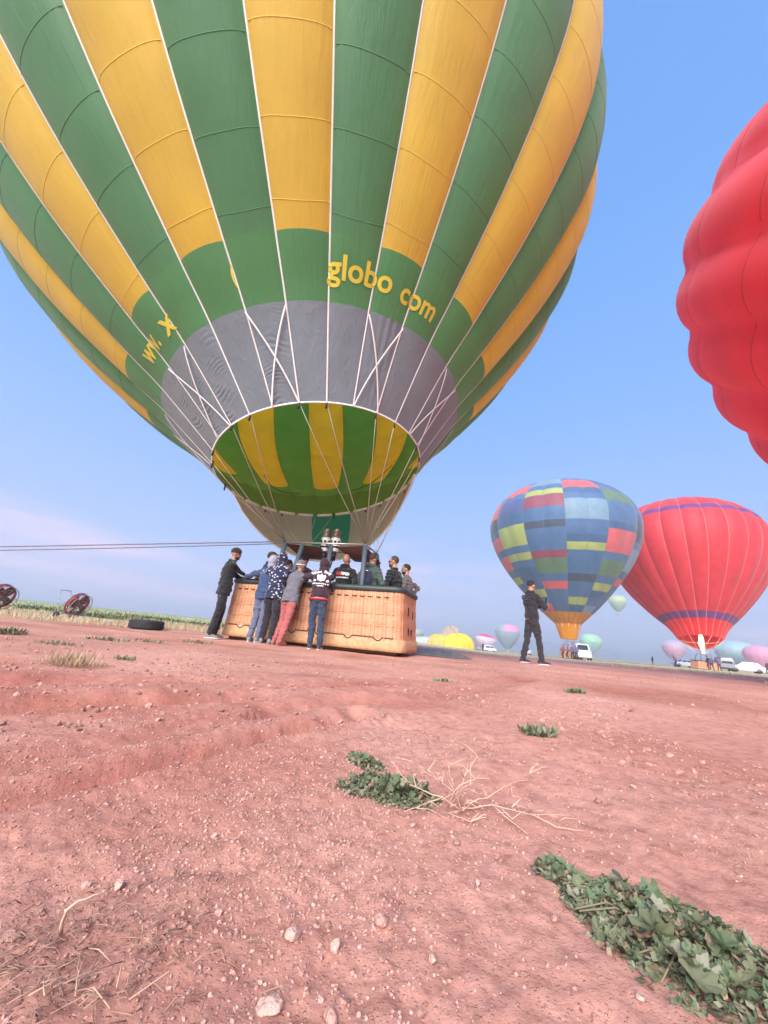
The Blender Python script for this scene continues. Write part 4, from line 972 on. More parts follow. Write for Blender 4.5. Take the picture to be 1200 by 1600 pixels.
black_j = cloth('black_jacket', (.014, .015, .018)); black_t = cloth('black_trousers', (.020, .016, .024)); navy_j = cloth('navy_jacket', (.02, .035, .085)); blue_j = cloth('blue_jacket', (.035, .06, .15))
grey_t = cloth('blue_grey_trousers', (.105, .12, .19)); grey_j = cloth('grey_jacket', (.13, .125, .155)); red_t = cloth('brick_red_trousers', (.36, .10, .10)); maroon_j = cloth('maroon_hoodie', (.040, .018, .030)); jeans = cloth('dark_jeans', (.030, .042, .075))
green_j = cloth('green_jacket', (.055, .085, .075)); brown_j = cloth('grey_brown_jacket', (.12, .105, .10)); dkhair = mat('dark_hair', (.018, .014, .012), .7, var=.3, scale=40); brhair = mat('brown_hair', (.06, .035, .022), .7, var=.3, scale=40)
shoe_g = mat('grey_shoe', (.20, .19, .19), .7); shoe_b = mat('dark_shoe', (.03, .03, .035), .6); sole_w = mat('white_sole', (.70, .68, .66), .6); shoe_r = mat('red_brown_shoe', (.30, .11, .09), .7); white_print = mat('white_print', (.80, .79, .78), .7); red_print = mat('red_print', (.62, .03, .05), .7)
dark_inside = cloth('dark_maroon_jacket', (.030, .016, .026))
patt = cloth('navy_patterned_jacket', (.018, .022, .06))
def _patt():
    N = patt.node_tree.nodes; L = patt.node_tree.links; b = N['Principled BSDF']; t = N.new('ShaderNodeTexCoord'); mp = N.new('ShaderNodeMapping'); mp.inputs['Scale'].default_value = (16, 16, 26); mp.inputs['Rotation'].default_value = (0, .3, 0); L.new(t.outputs['Object'], mp.inputs[0])
    v = N.new('ShaderNodeTexVoronoi'); v.inputs['Scale'].default_value = 1.0; v.inputs['Randomness'].default_value = .8; L.new(mp.outputs[0], v.inputs['Vector'])
    r = N.new('ShaderNodeMath'); r.operation = 'LESS_THAN'; r.inputs[1].default_value = .30; L.new(v.outputs['Distance'], r.inputs[0])
    src = b.inputs['Base Color'].links[0].from_socket; mx = N.new('ShaderNodeMix'); mx.data_type = 'RGBA'; L.new(r.outputs[0], mx.inputs[0]); L.new(src, mx.inputs[6]); mx.inputs[7].default_value = (.62, .64, .74, 1); L.new(mx.outputs[2], b.inputs['Base Color'])
_patt()

def on(px, py, Y): p = at(px, py, Y); return p[0], Y
FW = BK.to_3x3() @ Vector((0, 1, 0)); byaw = _yaw
def B2W(x, y, z=0): p = BK @ Vector((x, y, z)); return (p.x, p.y, p.z)
def W2L(loc, yaw, p):       # world point to a person's local frame
    d = Vector(p)-Vector(loc); return tuple(Matrix.Rotation(-yaw, 3, 'Z') @ d)
def pusher(label, px, py, Y, hipoff, hand_b, lean, yaw=None, sp=.10, gx=(0, 0), h=1.75, **kw):
    """a crew member leaning on the basket: feet at (px,py) at depth Y, hands on basket points"""
    x, y = on(px, py, Y); z = tz(x, y); yaw = byaw if yaw is None else yaw; loc = (x, y, z)
    hands = tuple(W2L(loc, yaw, B2W(*q)) for q in hand_b)
    return person(label, loc, yaw, h, lean=lean, hip=hipoff, hands=hands, feet=((-sp+gx[0], -.02, 0), (sp, gx[1], 0)), **kw)

GC = 'crew pushing on the basket'
# far-left man, leaning in from the basket's left end
pusher('man in black jacket and dark beanie leaning on the left end of the basket', 337, 994, 7.80, (.0, -.02, .955), ((-BLX/2+.02, -.40, BHZ+.06), (-BLX/2+.02, -.10, BHZ+.06)), .07, yaw=R_(-58), sp=.09, gx=(.0, -.14), h=1.70, look=(R_(-20), -.1), jacket=black_j, trousers=black_t, shoes=shoe_g, sole=sole_w, headwear='beanie', hw_mat=cloth('dark_beanie', (.03, .018, .024)), beard=True, skin=SKIN2, group=GC, hem=.04)
pusher('person in plain blue jacket and blue-grey trousers, grey hood showing, left of the patterned jacket', 397, 1001, 7.42, (-.03, .14, .89), ((-1.62, -BLY/2, BHZ+.06), (-1.28, -BLY/2, BHZ+.06)), .20, yaw=R_(-10), sp=.09, gx=(0, -.08), h=1.62, jacket=blue_j, trousers=grey_t, shoes=shoe_g, sole=sole_w, headwear='hood', hw_mat=cloth('pale_grey_hood', (.34, .34, .42)), group=GC, hem=.02)
pusher('person in navy hooded jacket patterned with small white marks, black trousers', 416, 1003, 7.22, (-.04, .12, .90), ((-1.36, -BLY/2, BHZ+.06), (-.95, -BLY/2, BHZ+.06)), .16, yaw=R_(-6), sp=.09, gx=(0, -.06), h=1.63, jacket=patt, trousers=black_t, shoes=shoe_g, headwear='hood', hw_mat=patt, group=GC, hem=.06)
pusher('man in grey jacket, brick red trousers and striped beanie bracing against the basket', 435, 1005, 7.15, (-.01, .18, .85), ((-1.05, -BLY/2, BHZ+.06), (-.62, -BLY/2, BHZ+.06)), .30, yaw=R_(-18), sp=.085, gx=(0, -.12), h=1.58, look=(R_(-25), 0), jacket=grey_j, trousers=red_t, shoes=shoe_r, headwear='beanie', hw_mat=cloth('grey_beanie', (.16, .14, .15)), skin=SKIN2, group=GC, hem=.02)
t7, j7, i7 = pusher('person in maroon hoodie with white lettering on the back and dark jeans', 491, 1012, 7.02, (-.05, .12, .875), ((-.62, -BLY/2, BHZ+.06), (.06, -BLY/2, BHZ+.06)), .20, yaw=R_(0), sp=.085, gx=(0, -.04), h=1.58, jacket=maroon_j, trousers=jeans, shoes=shoe_b, sole=sole_w, headwear='hood', hw_mat=maroon_j, group=GC)
pr_ = text_polys('Gran', .095, -.105, .105, .16, .004)+text_polys('Bay', .095, .095, .112, -.12, .004)
pr_ += [[(-.085, .05), (-.06, .08), (-.03, .055), (0, .10), (.03, .055), (.06, .08), (.085, .05), (.06, -.03), (.0, -.055), (-.06, -.03)], [(-.15, -.035), (-.10, -.055), (-.085, -.03), (-.13, .0)], [(.15, -.035), (.10, -.055), (.085, -.03), (.13, .0)]]
pr_ += [rectp(-.15, -.10, -.10, -.078)]+[rectp(-.09+i*.034, -.105, -.066+i*.034, -.083) for i in range(6)]+[rectp(.12, -.10, .155, -.078), rectp(-.06, -.14, .06, -.125)]
decal(t7, j7, i7, pr_, white_print, 'back_print', .36)
MB().box(i7['hip']+i7['up']*(-.045), (.35, .25, .03), rot=Matrix((i7['rt'], i7['fw'], i7['up'])).transposed(), bev=.012).build('red_hem', cloth('red_shirt', (.45, .03, .05)), t7)

GI = 'passengers standing in the basket'
def rider(label, bx, by, yawoff=0.0, h=1.74, **kw):
    p = B2W(bx, by, .13); return person(label, p, byaw+yawoff, h, group=GI, **kw)
rest = lambda a, b: ((-.28, .22, 1.02), (.28, .22, 1.02))
rider('man in navy jacket and brown cap looking up at the basket left end', -1.45, -.10, R_(-55), 1.74, lean=.06, look=(0, .35), hands=((-.2, .3, 1.05), (.2, .3, 1.05)), jacket=navy_j, trousers=black_t, shoes=shoe_b, hair=brhair, headwear='cap', hw_mat=cloth('brown_cap', (.10, .06, .045)))
rider('shorter dark-haired passenger peeking between the navy and the blue jackets', -1.12, .20, R_(-30), 1.62, hands=rest(0, 0), jacket=navy_j, trousers=black_t, shoes=shoe_b, hair=dkhair)
rider('passenger in dark maroon jacket and beanie partly hidden behind a frame pole', -.62, -.05, R_(10), 1.70, lean=.12, hands=rest(0, 0), jacket=dark_inside, trousers=black_t, shoes=shoe_b, headwear='beanie', hw_mat=dark_inside)
t9, j9, i9 = rider('man in black hoodie with red and white print on the back', .43, -.20, R_(-3), 1.72, lean=.02, look=(0, .45), hands=((-.26, .12, .95), (.26, .12, .95)), jacket=black_j, trousers=black_t, shoes=shoe_b, hood='down', hair=None)
decal(t9, j9, i9, text_polys('NO', .085, -.06, .01, -.06, .006), red_print, 'red_print', .36)
decal(t9, j9, i9, text_polys('MAD', .075, .065, .012, -.06, .006)+[rectp(-.12+i*.034, -.055, -.096+i*.034, -.030) for i in range(8)], white_print, 'white_print', .36)
rider('dark-haired passenger mostly hidden behind the right frame pole', .72, .28, R_(20), 1.62, hands=rest(0, 0), jacket=brown_j, trousers=black_t, shoes=shoe_b, hair=dkhair)
t10, j10, i10 = rider('man in green jacket wearing a navy backpack', .98, -.16, R_(-12), 1.75, look=(R_(-15), 0), hands=((-.30, .12, .95), (.30, .12, .95)), jacket=green_j, trousers=black_t, shoes=shoe_b, hood='down', hair=brhair)
bpk = MB(); Mb = Matrix((i10['rt'], i10['fw'], i10['up'])).transposed(); cb = i10['hip']+i10['up']*.27-i10['fw']*.20
bpk.box(cb, (.28, .13, .40), rot=Mb, bev=.05); bo = bpk.build('backpack', cloth('navy_backpack', (.018, .024, .06)), t10)
MB().box(cb-i10['fw']*.07-i10['up']*.07, (.20, .05, .18), rot=Mb, bev=.02).build('pocket', MATS['navy_backpack'], bo)
MB().tube([cb+i10['up']*.17-i10['fw']*.072-i10['rt']*.10, cb+i10['up']*.17-i10['fw']*.076+i10['rt']*.10], .008, 6).build('zip', white_print, bo)
rider('man in black sweater with brown hair and sunglasses looking left', 1.42, .10, R_(75), 1.76, look=(R_(18), 0), hands=rest(0, 0), jacket=black_j, trousers=black_t, shoes=shoe_b, hair=brhair, glasses=True, beard=brhair)
rider('bearded man in grey-brown jacket at the basket right end', 1.62, .42, R_(88), 1.66, look=(R_(15), -.1), hands=((-.1, .2, .98), (.26, -.05, 1.02)), jacket=brown_j, trousers=black_t, shoes=shoe_b, hair=dkhair, beard=True)

# the man with the phone
xm, ym = on(833, 1033, 9.1)
PY = R_(-76)
tm, jm, im = person('man in black hoodie and trousers standing alone, holding up a phone', (xm, ym, tz(xm, ym)), PY, 1.78, lean=-.03, hip=(.0, .0, .995), feet=((-.10, -.19, 0), (.12, .13, 0)), hands=((-.02, .31, 1.30), (.14, .30, 1.30)), look=(R_(-4), -.15), jacket=cloth('charcoal_hoodie', (.026, .022, .030)), trousers=cloth('charcoal_trousers', (.030, .027, .034)), shoes=shoe_b, sole=sole_w, hood='down', hair=dkhair, twist=R_(14))
Rm = Matrix.Rotation(PY, 3, 'Z')
ph = MB().box((0, 0, 0), (.075, .010, .15), rot=Matrix.Rotation(-.2, 3, 'X'), bev=.004); pho = ph.build('phone', mat('phone_black', (.015, .015, .018), .2), auto=30)
pho.location = Vector((xm, ym, tz(xm, ym)))+Rm @ Vector((.06, .36, 1.42)); pho.rotation_euler = (0, 0, PY); tag(pho, 'black phone held up by the man standing alone', 'phone')

# ------------------------------------------------------------------ far people
def far_person(label, px, D, yaw, jc, tc, group='people far off near the balloons', h=1.72, lean=0.0, z=None):
    p = at(px, 1000, D); x, y = p[0], D
    return person(label, (x, y, tz(x, y)), yaw, h, lean=lean, jacket=cloth('j_%s' % label[-9:], jc), trousers=cloth('t_%s' % label[-9:], tc), fine=False, hair=dkhair, hands=((-.28, .1, .85), (.28, .1, .85)), group=group, feet=((-.15, -.1, 0), (.15, .12, 0)))
far_person('person in red-brown top standing leftmost under the patchwork balloon', 879, 50, .3, (.30, .08, .06), (.05, .05, .06))
far_person('person in dark top second from left under the patchwork balloon', 886, 50.5, 1.2, (.16, .06, .05), (.04, .04, .05))
far_person('person in violet-grey jacket in front of the patchwork balloon basket', 894, 49, 2.4, (.14, .11, .20), (.04, .03, .05))
far_person('person in dark purple standing against the patchwork balloon basket', 899, 49.5, 3.0, (.08, .05, .12), (.02, .02, .04))
far_person('dark figure by the white van near the collapsed balloons', 755, 92, .5, (.02, .02, .03), (.02, .02, .03), h=1.8)
far_person('dark figure bending over left of the red balloon basket', 1052, 54, 1.0, (.02, .02, .03), (.02, .02, .03), lean=.5)
far_person('person in black beside the red balloon basket middle', 1101, 53, .2, (.03, .02, .03), (.10, .07, .09))
far_person('person in dusty pink at the red balloon basket', 1106, 52.5, 2.0, (.28, .16, .17), (.12, .08, .09))
far_person('person in dark coat at the right corner of the red balloon basket', 1117, 53.5, -.6, (.025, .02, .025), (.03, .025, .03))
far_person('person in grey walking alone near the right edge', 1191, 54, 1.5, (.10, .11, .14), (.06, .07, .09))
far_person('tiny dark figure on the plain between the two big balloons', 1016, 85, .4, (.05, .03, .03), (.04, .03, .03))

# ------------------------------------------------------------------ vehicles
glass_d = mat('car_glass', (.02, .025, .03), .12, spec=.8); tyre_m = black_rubber; rim_m = mat('alloy_rim', (.45, .45, .46), .35, .8)
head_m = mat('headlamp', (.80, .82, .85), .15, spec=.9); tail_m = mat('tail_lamp', (.40, .02, .02), .2)
def car(label, px, D, yaw, paint, L=4.4, Wd=1.78, Hh=1.5, kind='car', lit=False, group='vehicles parked on the plain'):
    p = at(px, 1000, D); x, y = p[0], D; t = thing('parked_car' if kind == 'car' else 'parked_van', label, kind, (x, y, tz(x, y)), yaw, group)
    if kind == 'car': S = [(-.50, .32, .70, .70), (-.485, .28, .86, .86), (-.40, .26, .92, .95), (-.30, .25, .93, 1.42), (-.10, .25, .93, 1.50), (.08, .25, .93, 1.47), (.24, .25, .93, .96), (.40, .26, .86, .87), (.485, .30, .74, .75), (.50, .36, .62, .62)]
    else: S = [(-.50, .36, .95, 1.75), (-.48, .30, 1.0, 1.93), (-.30, .28, 1.0, 1.98), (.0, .28, 1.0, 1.98), (.20, .28, 1.0, 1.92), (.34, .28, 1.0, 1.10), (.45, .30, .92, .94), (.49, .34, .80, .82), (.50, .4, .7, .7)]
    sc = Hh/(1.5 if kind == 'car' else 1.98); V = []; F = []; n = 12
    for u, zb, zt, zr in S:
        zb *= sc; zt *= sc; zr *= sc; w = Wd/2*(1-.5*max(0, abs(u)-.40)*2); wr = w*(.80 if zr > zt+.1 else .97)
        V += [(u*L, a, z) for a, z in ((-w*.9, zb), (-w, zb+.12), (-w, (zb+zt)/2), (-w*.985, zt), (-wr, zr-.06*(zr > zt+.1)), (-wr*.8, zr), (wr*.8, zr), (wr, zr-.06*(zr > zt+.1)), (w*.985, zt), (w, (zb+zt)/2), (w, zb+.12), (w*.9, zb))]
    k = len(S)
    for i in range(k-1):
        for j in range(n): F.append([i*n+j, i*n+(j+1) % n, (i+1)*n+(j+1) % n, (i+1)*n+j])
    F += [list(range(n)), [(k-1)*n+j for j in range(n)][::-1]]
    me = mesh_np('body', V, F, [paint]); bm = bmesh.new(); bm.from_mesh(me); bmesh.ops.recalc_face_normals(bm, faces=bm.faces[:]); bm.to_mesh(me); bm.free(); me.set_sharp_from_angle(angle=R_(32)); link('body', me, t)
    def pane(pts, o=.012):
        P = [Vector(q) for q in pts]; nn = (P[1]-P[0]).cross(P[2]-P[0]).normalized(); c = sum(P, Vector())/len(P)
        if nn.dot(c-Vector((0, 0, .8))) < 0: nn = -nn
        m_ = len(P); MB().add([q+nn*o for q in P]+[q-nn*.02 for q in P], [list(range(m_)), list(range(m_, 2*m_))[::-1]]+[[i, (i+1) % m_, m_+(i+1) % m_, m_+i] for i in range(m_)]).build('window', glass_d, t, smooth=False)
    w = Wd/2
    if kind == 'car':
        for s in (-1, 1):
            pane([(-.28*L, s*w*.955, 1.0*sc), (-.06*L, s*w*.955, 1.0*sc), (-.06*L, s*w*.84, 1.38*sc), (-.26*L, s*w*.84, 1.33*sc)]); pane([(-.04*L, s*w*.955, 1.0*sc), (.19*L, s*w*.955, 1.0*sc), (.08*L, s*w*.84, 1.37*sc), (-.04*L, s*w*.84, 1.39*sc)])
        pane([(-.395*L, -w*.72, .99*sc), (-.395*L, w*.72, .99*sc), (-.315*L, w*.62, 1.36*sc), (-.315*L, -w*.62, 1.36*sc)], .02); pane([(.225*L, -w*.72, 1.02*sc), (.225*L, w*.72, 1.02*sc), (.105*L, w*.64, 1.39*sc), (.105*L, -w*.64, 1.39*sc)], .02)
    else:
        for s in (-1, 1): pane([(.03*L, s*w*.96, 1.1*sc), (.26*L, s*w*.96, 1.1*sc), (.19*L, s*w*.86, 1.7*sc), (.03*L, s*w*.86, 1.72*sc)]); pane([(-.4*L, s*w*.96, 1.15*sc), (-.02*L, s*w*.96, 1.15*sc), (-.02*L, s*w*.86, 1.7*sc), (-.4*L, s*w*.86, 1.7*sc)])
        pane([(.325*L, -w*.7, 1.2*sc), (.325*L, w*.7, 1.2*sc), (.225*L, w*.62, 1.8*sc), (.225*L, -w*.62, 1.8*sc)], .03); pane([(-.50*L, -w*.66, 1.1*sc), (-.50*L, w*.66, 1.1*sc), (-.492*L, w*.6, 1.7*sc), (-.492*L, -w*.6, 1.7*sc)], .02)
    for s in (-1, 1):
        MB().box((.488*L, s*w*.62, .70*sc), (.07, .34, .14), bev=.03).build('headlight', head_m, t); MB().box((-.487*L, s*w*.68, .86*sc), (.07, .28, .16), bev=.03).build('tail_light', tail_m, t)
        MB().box((.10*L, s*(w+.08), 1.0*sc), (.09, .16, .12), bev=.03).build('wing_mirror', paint, t)
        for u in (-.30, .31):
            rot = Matrix.Rotation(R_(90), 3, 'X'); wh = MB().lathe([(.20, -.10), (.30, -.10), (.33, -.06), (.33, .06), (.30, .10), (.20, .10)], 20, (u*L, s*(w-.10), .33), rot).build('wheel', tyre_m, t)
            MB().lathe([(.0, -.08), (.20, -.085), (.20, .085), (.0, .08)], 14, (u*L, s*(w-.085), .33), rot).build('rim', rim_m, wh)
    MB().box((-.495*L, 0, .45*sc), (.10, Wd*.9, .18), bev=.04).build('bumper', mat('bumper_black', (.03, .03, .03), .6), t); MB().box((.492*L, 0, .45*sc), (.10, Wd*.88, .20), bev=.04).build('bumper', paint, t)
    return t
white_p = mat('white_paint', (.74, .74, .75), .3, var=.03, coat=.4); red_p = mat('red_paint', (.42, .05, .05), .35, var=.05, coat=.4); grey_p = mat('grey_paint', (.22, .24, .27), .35, coat=.3)
car('white hatchback parked right of the red balloon, seen from behind', 1157, 58, R_(150), white_p, 4.2, 1.75, 1.48)
car('white crew van standing beside the patchwork balloon basket', 908, 52, R_(-112), white_p, 4.2, 1.85, 2.0, 'van')
car('white van parked in front of the crimson and white balloon', 765, 185, R_(10), white_p, 6.0, 2.0, 2.6, 'van')
car('long white van left of the dark figure by the collapsed balloons', 742, 200, R_(4), white_p, 5.5, 2.0, 2.3, 'van')
car('small white car left of the red balloon basket', 1064, 80, R_(165), white_p, 4.0, 1.7, 1.45)
car('white car with bright headlamps seen between the standing man legs', 822, 90, R_(-105), white_p, 4.2, 1.75, 1.5)
car('grey van half hidden behind the red balloon basket right side', 1124, 60, R_(60), grey_p, 4.8, 1.9, 1.9, 'van')

# ------------------------------------------------------------------ inflation fans
fan_red = mat('fan_red', (.20, .022, .035), .5, var=.2); fan_frame = mat('fan_frame', (.34, .30, .30), .45, .5); fan_blade = mat('fan_blade', (.15, .018, .03), .45)
def make_fan(label, loc, yaw, tilt=.35):
    t = thing('inflation_fan', label, 'fan', loc, yaw, 'inflation fans at the field edge')
    R = .40; c = Vector((0, 0, .50)); Mr = Matrix.Rotation(-tilt, 3, 'X'); q = lambda x, y, z: c+Mr @ Vector((x, y, z))       # fan axis is local y
    ring = lambda r, y, n=32: [q(r*math.cos(a), y, r*math.sin(a)) for a in np.linspace(0, 2*math.pi, n, endpoint=False)]
    for y in (-.02, .20): MB().tube(ring(R, y), .012, 6, closed=True).build('guard_ring', fan_frame, t)
    for r in (.30, .20, .10): MB().tube(ring(r, .215), .005, 5, closed=True).build('guard_ring', fan_frame, t)
    for i in range(10):
        a = 2*math.pi*i/10; MB().tube([q(0, .22, 0), q(R*.6*math.cos(a), .22, R*.6*math.sin(a)), q(R*math.cos(a), .20, R*math.sin(a)), q(R*math.cos(a), -.02, R*math.sin(a))], .005, 5).build('guard_spoke', fan_frame, t)
    for i in range(4):
        a0 = math.pi/2*i+.5; V = []
        for s in range(7):
            r = .06+.31*s/6; w = .075*(1+.6*math.sin(s/6*math.pi)); tw = .7-.4*s/6
            for e in (-1, 1):
                for d in (-.006, .006):
                    p = Vector((r, e*w*math.sin(tw)+d, e*w*math.cos(tw))); ca, sa = math.cos(a0), math.sin(a0); V.append(q(p.x*ca-p.z*sa, .09+p.y, p.x*sa+p.z*ca))
        F = [[4*i2+a, 4*i2+b, 4*i2+4+b, 4*i2+4+a] for i2 in range(6) for a, b in ((0, 1), (1, 3), (3, 2), (2, 0))]+[[0, 2, 3, 1], [24, 25, 27, 26]]
        MB().add(V, F).build('blade', fan_blade, t)
    MB().lathe([(.0, 0), (.06, .01), (.07, .08), (.03, .12)], 14, q(0, .04, 0), Mr @ Matrix.Rotation(R_(-90), 3, 'X')).build('hub', fan_red, t)
    for y in (.02, .10): pass
    nS = 40; V = []
    for y in (-.03, .10):
        for rr in (R-.015, R-.03):
            V += [q(rr*math.cos(2*math.pi*i/nS), y, rr*math.sin(2*math.pi*i/nS)) for i in range(nS)]
    F = [[a*nS+i, a*nS+(i+1) % nS, b*nS+(i+1) % nS, b*nS+i] for a, b in ((0, 2), (2, 3), (3, 1), (1, 0)) for i in range(nS)]
    MB().add(V, F).build('shroud', fan_red, t)
    eng = MB().box(q(0, -.17, -.02), (.28, .24, .24), rot=Mr, bev=.04).build('engine', fan_red, t); MB().box(q(0, -.19, .16), (.24, .20, .13), rot=Mr, bev=.05).build('fuel_tank', fan_red, eng)
    MB().lathe([(.06, 0), (.075, .01), (.075, .05), (.05, .06)], 14, q(.0, -.30, .0), Mr @ Matrix.Rotation(R_(90), 3, 'X')).build('recoil_starter', fan_frame, eng)
    MB().tube([q(.15, -.14, .02), q(.19, -.12, .06), q(.19, -.02, .08)], .03, 8).build('exhaust', steel, eng)
    fr_ = MB()
    for s in (-1, 1): fr_.tube([(s*.22, .22, .12), (s*.22, -.38, .12), (s*.22, -.50, .50), (s*.20, -.58, .93)], .013, 6)
    fr_.tube([(-.20, -.58, .93), (.20, -.58, .93)], .013, 6); fr_.tube([(-.22, -.38, .14), (.22, -.38, .14)], .011, 6); fr_.tube([(-.22, .22, .12), (.22, .22, .12)], .011, 6)
    fr_.tube([(-.22, .05, .12), q(-.38, .05, -.1)], .011, 6); fr_.tube([(.22, .05, .12), q(.38, .05, -.1)], .011, 6); fr_.tube([(-.22, .22, .12), (-.22, .25, .0)], .011, 6); fr_.tube([(.22, .22, .12), (.22, .25, .0)], .011, 6)
    for s in (-1, 1): fr_.tube([(s*.12, -.30, .12), q(s*.12, -.26, -.13)], .014, 6); fr_.tube([(s*.12, .0, .12), q(s*.12, -.08, -.13)], .014, 6); fr_.tube([(s*.22, -.44, .30), q(s*.36, -.02, .14)], .010, 6)
    fr_.box(q(0, -.17, -.15), (.30, .28, .02), rot=Mr)
    fr_.build('frame', fan_frame, t)
    for s in (-1, 1):
        w = MB().lathe([(.06, -.035), (.085, -.04), (.105, -.02), (.105, .02), (.085, .04), (.06, .035)], 20, (s*.30, -.36, .105), Matrix.Rotation(R_(90), 3, 'Y')).build('wheel', black_rubber, t)
        MB().lathe([(.0, -.03), (.07, -.035), (.07, .035), (.0, .03)], 12, (s*.30, -.36, .105), Matrix.Rotation(R_(90), 3, 'Y')).build('rim', fan_frame, w)
    t.scale = (.82,)*3; return t
x, y = on(112, 968, 11.6); make_fan('dark red caged inflation fan on wheels beside the tyre', (x, y, tz(x, y)), R_(-98))
x, y = on(-12, 962, 10.6); make_fan('dark red inflation fan cut off by the left edge', (x, y, tz(x, y)), R_(-105))
# tyre
def tyre():
    x, y = on(228, 980, 9.3); prof = []
    for i in range(20):
        a = 2*math.pi*i/20; prof.append((.27+.085*math.copysign(abs(math.cos(a))**.6, math.cos(a)), .10+.10*math.copysign(abs(math.sin(a))**.6, math.sin(a))))
    prof.append(prof[0]); t = thing('old_tyre', 'black car tyre lying flat on the ground left of the basket', 'tyre', (x, y, tz(x, y)+.005))
    MB().lathe(prof, 40, cap=False).build('carcass', black_rubber, t)
    mb = MB()
    for i in range(44):
        for z in (.05, .10, .15):
            a = 2*math.pi*(i+(.5 if z == .10 else 0))/44; mb.box((.353*math.cos(a), .353*math.sin(a), z), (.014, .036, .036), rot=Matrix.Rotation(a, 3, 'Z'))
    tag(mb.build('tread', black_rubber, t, smooth=False), kind='stuff')
tyre()
# tarpaulin behind the basket's right end
def tarp():
    A = [(648, 1024), (668, 1017), (715, 1018), (738, 1024), (732, 1030), (690, 1031)]
    nx, ny = 60, 24; V = []
    c0 = at(646, 1024, 8.9); c1 = at(738, 1028, 9.1); L = np.linalg.norm(c1[:2]-c0[:2]); x0, y0 = c0[0], c0[1]; d = (c1[:2]-c0[:2])/L; nrm = np.array((-d[1], d[0]))
    uu, vv = np.meshgrid(np.linspace(0, 1, nx+1), np.linspace(0, 1, ny+1), indexing='ij'); uu = uu.ravel(); vv = vv.ravel()
    p = np.array((x0, y0))+d*(uu*L)[:, None]+nrm*((vv*1.5-.1)*(.75+.25*np.sin(uu*5)))[:, None]; e = np.minimum(np.minimum(uu, 1-uu), np.minimum(vv, 1-vv))*6
    z = terrain(p[:, 0], p[:, 1])+.012+np.minimum(1, e)*(.03+.09*np.abs(np.sin(vv*6+uu*4+.8*np.sin(uu*9)))*np.sin(uu*math.pi)**.5)
    V = np.stack([p[:, 0]-x0, p[:, 1]-y0, z], 1)
    F = [[i*(ny+1)+j, (i+1)*(ny+1)+j, (i+1)*(ny+1)+j+1, i*(ny+1)+j+1] for i in range(nx) for j in range(ny)]
    o = link('tarpaulin', mesh_np('tarpaulin', V, np.array(F), [mat('grey_tarp', (.10, .10, .115), .7, var=.25, scale=6)]), loc=(x0, y0, 0)); tag(o, 'crumpled dark grey tarpaulin on the dirt right of the basket', 'tarpaulin')
    s = o.modifiers.new('thickness', 'SOLIDIFY'); s.thickness = .006
tarp()

# ------------------------------------------------------------------ stones and gravel
def ico(sub):
    bm = bmesh.new(); bmesh.ops.create_icosphere(bm, subdivisions=sub, radius=1); V = np.array([v.co[:] for v in bm.verts]); F = np.array([[v.index for v in f.verts] for f in bm.faces]); bm.free(); return V, F
IV1, IF1 = ico(1); IV2, IF2 = ico(3)
def stone_mesh(seed, flat=.6):
    r = np.random.default_rng(seed); V = IV2.copy()
    for _ in range(9):                                   # chip flat facets off
        n = r.normal(size=3); n /= np.linalg.norm(n); d = r.uniform(.55, .85); e = np.maximum(V@n-d, 0); V -= np.outer(e, n)
    V *= 1+.05*vnoise(V[:, 0]*3+seed, V[:, 1]*3, V[:, 2]*3)[:, None]; V *= np.array((1, r.uniform(.6, .9), flat)); return V
st_cols = [mat('stone_pink', (.53, .295, .235), .9, var=.2, scale=60, bump=.5, bscale=150), mat('stone_pale', (.57, .36, .30), .9, var=.2, scale=60, bump=.5, bscale=150), mat('stone_brown', (.36, .20, .16), .9, var=.25, scale=60, bump=.5, bscale=150)]
def stone(px, py, wpx, label, ci=0, seed=0, flat=.6, sink=.3):
    g = gnd(px, py); d = np.linalg.norm(g-[0, 0, CAM_H]); zc = (g-np.array([0, 0, CAM_H]))@_F; R = wpx/2/FPX*zc
    V = stone_mesh(seed, flat)*R; a = random.uniform(0, 6.28); c, s = math.cos(a), math.sin(a); V = np.stack([V[:, 0]*c-V[:, 1]*s, V[:, 0]*s+V[:, 1]*c, V[:, 2]], 1)
    me = mesh_np('stone', V, IF2, [st_cols[ci]]); me.set_sharp_from_angle(angle=R_(28)); o = link('stone', me, loc=(g[0], g[1], tz(g[0], g[1])+R*flat*(1-sink)))
    return tag(o, label, 'stone', 'stones lying on the red soil')
stone(186, 1384, 22, 'small pinkish-white stone left of centre, alone on brown soil', 1, 1)
stone(596, 1446, 30, 'flat-topped pale stone in the bottom middle, widest of three', 0, 2, .55)
stone(457, 1466, 26, 'rough pale stone left of the blocky cream one', 1, 3, .8)
stone(523, 1486, 22, 'blocky cream stone below the flat-topped one', 1, 4, .9)
stone(512, 1444, 16, 'dull brown stone above the blocky cream one', 2, 5)
stone(420, 1578, 42, 'whitish lump of rock at the bottom edge, left of centre', 1, 6, .6, .5)
stone(515, 1592, 32, 'brownish rock cut by the bottom edge, right of the whitish lump', 0, 7, .6, .5)
stone(746, 1389, 12, 'tiny bright round pebble alone above the open soil', 1, 8, .9)
stone(676, 1508, 18, 'rounded pink pebble on the open soil, right of the flat-topped stone', 1, 9, .8)
stone(867, 1442, 16, 'reddish stone near the left tip of the big green plant', 0, 10)
stone(20, 1458, 36, 'flat grey-brown stone at the left edge', 2, 11, .35, .4)
stone(135, 1380, 16, 'small dusty stone just left of the pinkish-white one', 1, 12)
stone(1170, 1490, 16, 'pale stone beyond the big plant near the right edge', 1, 13)
stone(1000, 1560, 18, 'cream stone in front of the big plant, lower right', 1, 14)
stone(690, 1318, 16, 'brown clod below the dry twigs', 2, 15)
stone(713, 1322, 14, 'small clod right beside the brown one below the twigs', 2, 16)
